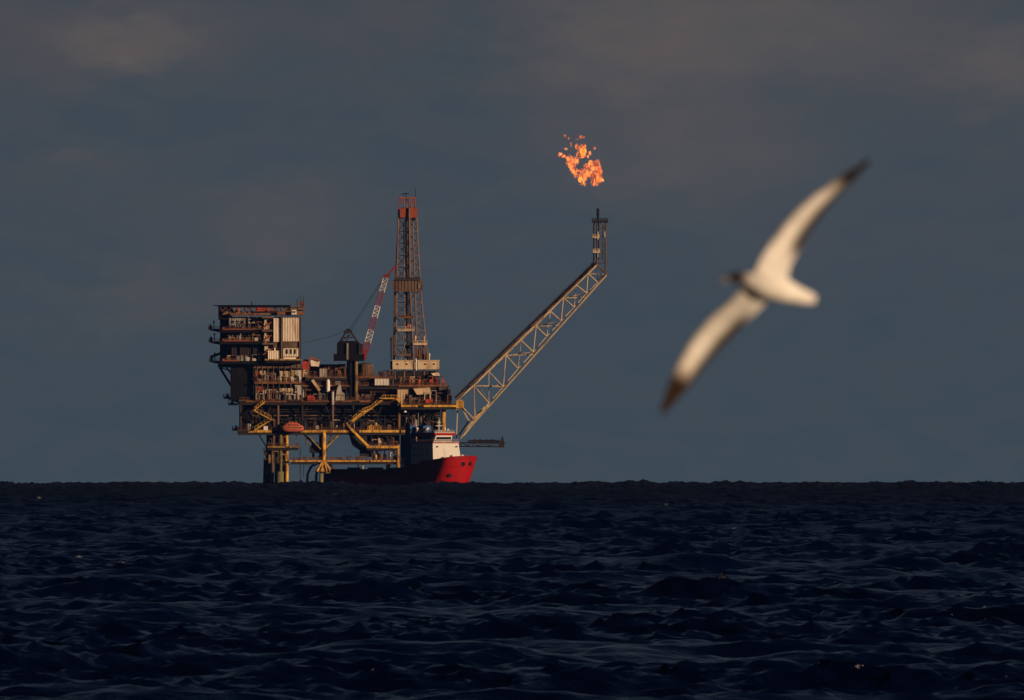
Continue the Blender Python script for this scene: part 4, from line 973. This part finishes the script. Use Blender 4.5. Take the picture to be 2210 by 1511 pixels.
# ------------------------------------------------------------------ the sea
def build_sea():
    rs = [0.0]; r = 4.0
    while r < 300: rs.append(r); r *= 1.035
    while r < 9900:
        rs.append(r); r += min(.00062 * r, 2.2) if r < 9000 else 25
    rs = np.array(rs, dtype=np.float64)
    core = np.arange(-.0295, .02951, .88e-4)
    side = []; a = .0295; st_ = 2.5e-4
    while a < math.pi - .02: a += st_; side.append(min(a, math.pi)); st_ *= 1.35
    side = [s_ for s_ in side if s_ < math.pi - .005]
    th = np.concatenate([-np.array(side[::-1]), core, np.array(side), [math.pi]])
    RR, TT = np.meshgrid(rs, th, indexing='ij')
    X = (RR * np.sin(TT)).astype(np.float64); Y = (RR * np.cos(TT)).astype(np.float64)
    dr = np.gradient(rs); DR = dr[:, None]
    Z = -(RR ** 2) / (2 * REARTH); DX = np.zeros_like(X); DY = np.zeros_like(X); CR = np.zeros_like(X)
    R = np.random.RandomState(11)
    comps = []
    for lo, hi, n_, slope, spread in ((22, 52, 6, .045, 9), (5, 13, 8, .075, 9), (30, 75, 6, .016, 1.0), (9, 20, 10, .022, 1.0), (4, 9, 16, .046, 1.0), (1.9, 4, 24, .046, 1.3), (.8, 1.9, 34, .052, 1.6)):
        for i in range(n_):
            lam = lo * (hi / lo) ** R.rand(); ang = math.radians(-72) + R.randn() * spread * .6
            if spread > 5: ang = R.randn() * .03          # a far cross swell running along the horizon
            comps.append((lam, ang, slope * (.6 + .8 * R.rand())))
    patch = np.zeros_like(X)              # gusts: rougher and calmer patches of water
    for lam_ in (95, 60, 38, 24):
        for _ in range(3):
            a_ = R.rand() * 6.283; patch += np.sin(2 * math.pi / lam_ * (X * math.cos(a_) + Y * .55 * math.sin(a_)) + R.rand() * 6.283)
    patch = np.clip(1 + .22 * patch, .35, 1.7)
    for lam, ang, sl_ in comps:
        k = 2 * math.pi / lam; am = sl_ / k; cx_, cy_ = math.cos(ang), math.sin(ang)
        ph = k * (X * cx_ + Y * cy_) + R.rand() * 6.283
        ly = lam / max(.15, abs(cy_))
        att = np.clip((ly / DR - 1.6) / 1.2, 0, 1)
        if abs(ang) < .15: att = att * np.clip((RR[:, :1] - 3800) / 2500, 0, 1)
        far = RR[:, :1] > 9300
        att = np.where(far, 0, att)
        if lam < 4.2: att = att * patch
        s_ = np.sin(ph) * am * att; c_ = np.cos(ph) * am * att
        Z += s_; DX += cx_ * c_ * 1.1; DY += cy_ * c_ * 1.1; CR += s_ * k
    X += DX; Y += DY; Z -= 1.0
    co = np.stack([X, Y, Z], -1).reshape(-1, 3).astype(np.float32)
    nr, nt_ = RR.shape
    idx = np.arange(nr * nt_, dtype=np.int32).reshape(nr, nt_)
    a = idx[1:-1, :]; 
    nxt = np.roll(idx, -1, axis=1)
    q = np.stack([idx[1:-1], idx[2:], nxt[2:], nxt[1:-1]], -1).reshape(-1, 4)   # outward, round
    q = q[:, ::-1]
    # centre fan
    tri = np.stack([np.full(nt_, idx[0, 0]), nxt[1], idx[1]], -1)
    me = bpy.data.meshes.new('sea')
    loops = np.concatenate([q.reshape(-1), tri.reshape(-1)]).astype(np.int32)
    nf = len(q) + len(tri)
    starts = np.concatenate([np.arange(len(q)) * 4, len(q) * 4 + np.arange(len(tri)) * 3]).astype(np.int32)
    me.vertices.add(len(co)); me.vertices.foreach_set('co', co.reshape(-1))
    me.loops.add(len(loops)); me.loops.foreach_set('vertex_index', loops)
    me.polygons.add(nf); me.polygons.foreach_set('loop_start', starts)
    me.polygons.foreach_set('use_smooth', np.ones(nf, dtype=bool))
    me.update(calc_edges=True)
    # a few small broken crests
    foam = np.zeros(RR.size, dtype=np.float32); Xf, Yf = X.reshape(-1), Y.reshape(-1); Cf = CR.reshape(-1)
    for fx, fy, wx, wy in ((243, 1193, 26, 2.6), (170, 1187, 8, 1.0), (1018, 1136, 9, 1.4), (730, 1061, 14, 1), (85, 1070, 5, 1), (248, 1145, 4, .8), (118, 1350, 7, 2), (1585, 1130, 7, 1.2), (2128, 1275, 4, 1.2), (1440, 1085, 6, .8)):
        a_ = (fy - 1043) * PXA + DIP; rr = CAMH / a_
        for _ in range(8): rr = CAMH / max(1e-6, a_ - rr / (2 * REARTH))
        cx_ = (fx - 1105) * PXA * rr
        dy_ = rr * rr / CAMH * PXA * wy
        g_ = np.exp(-((Xf - cx_) / (wx * PXA * rr)) ** 2 - ((Yf - rr) / (dy_ + 1.2)) ** 2)
        foam = np.maximum(foam, (g_ * np.clip(.25 + Cf * 1.4, 0, 1)).astype(np.float32))
    at = me.attributes.new('foam', 'FLOAT', 'POINT'); at.data.foreach_set('value', foam)
    o = bpy.data.objects.new('sea', me); col.objects.link(o); o['kind'] = 'structure'; o['label'] = 'dark navy choppy open sea reaching the horizon'
    return o
sea = build_sea()
wm, t, p_ = new_mat('sea_water')
p_.inputs['Base Color'].default_value = (.0003, .0013, .009, 1); p_.inputs['Roughness'].default_value = .08; p_.inputs['IOR'].default_value = 1.33
p_.inputs['Specular IOR Level'].default_value = .5
tcn = t.nodes.new('ShaderNodeTexCoord')
prev = None
for sc_, st_, dist_, det in (((1, 1.4, 1), .9, .24, 4), ((1, 1.2, 1), 3.2, .055, 4)):
    mp = t.nodes.new('ShaderNodeMapping'); mp.inputs['Scale'].default_value = sc_; mp.inputs['Rotation'].default_value = (0, 0, .3); t.links.new(tcn.outputs['Object'], mp.inputs[0])
    nz = t.nodes.new('ShaderNodeTexNoise'); nz.inputs['Scale'].default_value = st_; nz.inputs['Detail'].default_value = det; t.links.new(mp.outputs[0], nz.inputs['Vector'])
    bp = t.nodes.new('ShaderNodeBump'); bp.inputs['Strength'].default_value = 1; bp.inputs['Distance'].default_value = dist_
    t.links.new(nz.outputs[0], bp.inputs['Height'])
    if prev: t.links.new(prev.outputs[0], bp.inputs['Normal'])
    prev = bp
# far off the mesh no longer resolves the metre-long waves: they come back as bump
ln = t.nodes.new('ShaderNodeVectorMath'); ln.operation = 'LENGTH'; t.links.new(tcn.outputs['Object'], ln.inputs[0])
mr_ = t.nodes.new('ShaderNodeMapRange'); mr_.inputs[1].default_value = 900; mr_.inputs[2].default_value = 6500; mr_.inputs[3].default_value = 0; mr_.inputs[4].default_value = 4.5
t.links.new(ln.outputs['Value'], mr_.inputs[0])
nz = t.nodes.new('ShaderNodeTexNoise'); nz.inputs['Scale'].default_value = .28; nz.inputs['Detail'].default_value = 4; t.links.new(tcn.outputs['Object'], nz.inputs['Vector'])
bp = t.nodes.new('ShaderNodeBump'); bp.inputs['Strength'].default_value = 1; t.links.new(mr_.outputs[0], bp.inputs['Distance']); ms_ = t.nodes.new('ShaderNodeMapRange'); ms_.inputs[1].default_value = 700; ms_.inputs[2].default_value = 4500; ms_.inputs[3].default_value = .09; ms_.inputs[4].default_value = .55; t.links.new(ln.outputs['Value'], ms_.inputs[0]); t.links.new(ms_.outputs[0], p_.inputs['Roughness']); t.links.new(nz.outputs[0], bp.inputs['Height'])
t.links.new(prev.outputs[0], bp.inputs['Normal'])
t.links.new(bp.outputs[0], p_.inputs['Normal'])
fa = t.nodes.new('ShaderNodeAttribute'); fa.attribute_name = 'foam'
fn = t.nodes.new('ShaderNodeTexNoise'); fn.inputs['Scale'].default_value = 6; fn.inputs['Detail'].default_value = 5; t.links.new(tcn.outputs['Object'], fn.inputs['Vector'])
fm1 = t.nodes.new('ShaderNodeMath'); fm1.operation = 'MULTIPLY_ADD'; fm1.inputs[1].default_value = 2.2; t.links.new(fa.outputs['Fac'], fm1.inputs[0])
fm0 = t.nodes.new('ShaderNodeMath'); fm0.operation = 'MULTIPLY_ADD'; fm0.inputs[1].default_value = 2.4; fm0.inputs[2].default_value = -1.75; t.links.new(fn.outputs[0], fm0.inputs[0]); t.links.new(fm0.outputs[0], fm1.inputs[2]); fm1.use_clamp = True
fx_ = t.nodes.new('ShaderNodeMix'); fx_.data_type = 'RGBA'; fx_.inputs[6].default_value = (.0003, .0013, .009, 1); fx_.inputs[7].default_value = (.3, .34, .38, 1)
t.links.new(fm1.outputs[0], fx_.inputs[0]); t.links.new(fx_.outputs[2], p_.inputs['Base Color'])
sea.data.materials.append(wm)

# ------------------------------------------------------------------ thin blue sea air
hz = bpy.data.meshes.new('haze'); q = 10200.0
hv_ = [(x, y, z) for x in (-q, q) for y in (-q, q) for z in (-20.0, 150.0)]
hz.from_pydata(hv_, [], [(0, 1, 3, 2), (4, 6, 7, 5), (0, 4, 5, 1), (2, 3, 7, 6), (0, 2, 6, 4), (1, 5, 7, 3)])
ho = bpy.data.objects.new('haze', hz); col.objects.link(ho); ho['kind'] = 'stuff'; ho['label'] = 'thin blue haze over the sea'
hm = bpy.data.materials.new('haze'); hm.use_nodes = True; hm.node_tree.nodes.clear()
pv = hm.node_tree.nodes.new('ShaderNodeVolumePrincipled'); oo = hm.node_tree.nodes.new('ShaderNodeOutputMaterial')
pv.inputs['Color'].default_value = (.13, .32, 1, 1); pv.inputs['Density'].default_value = 5e-6
hm.node_tree.links.new(pv.outputs[0], oo.inputs['Volume']); hz.materials.append(hm)
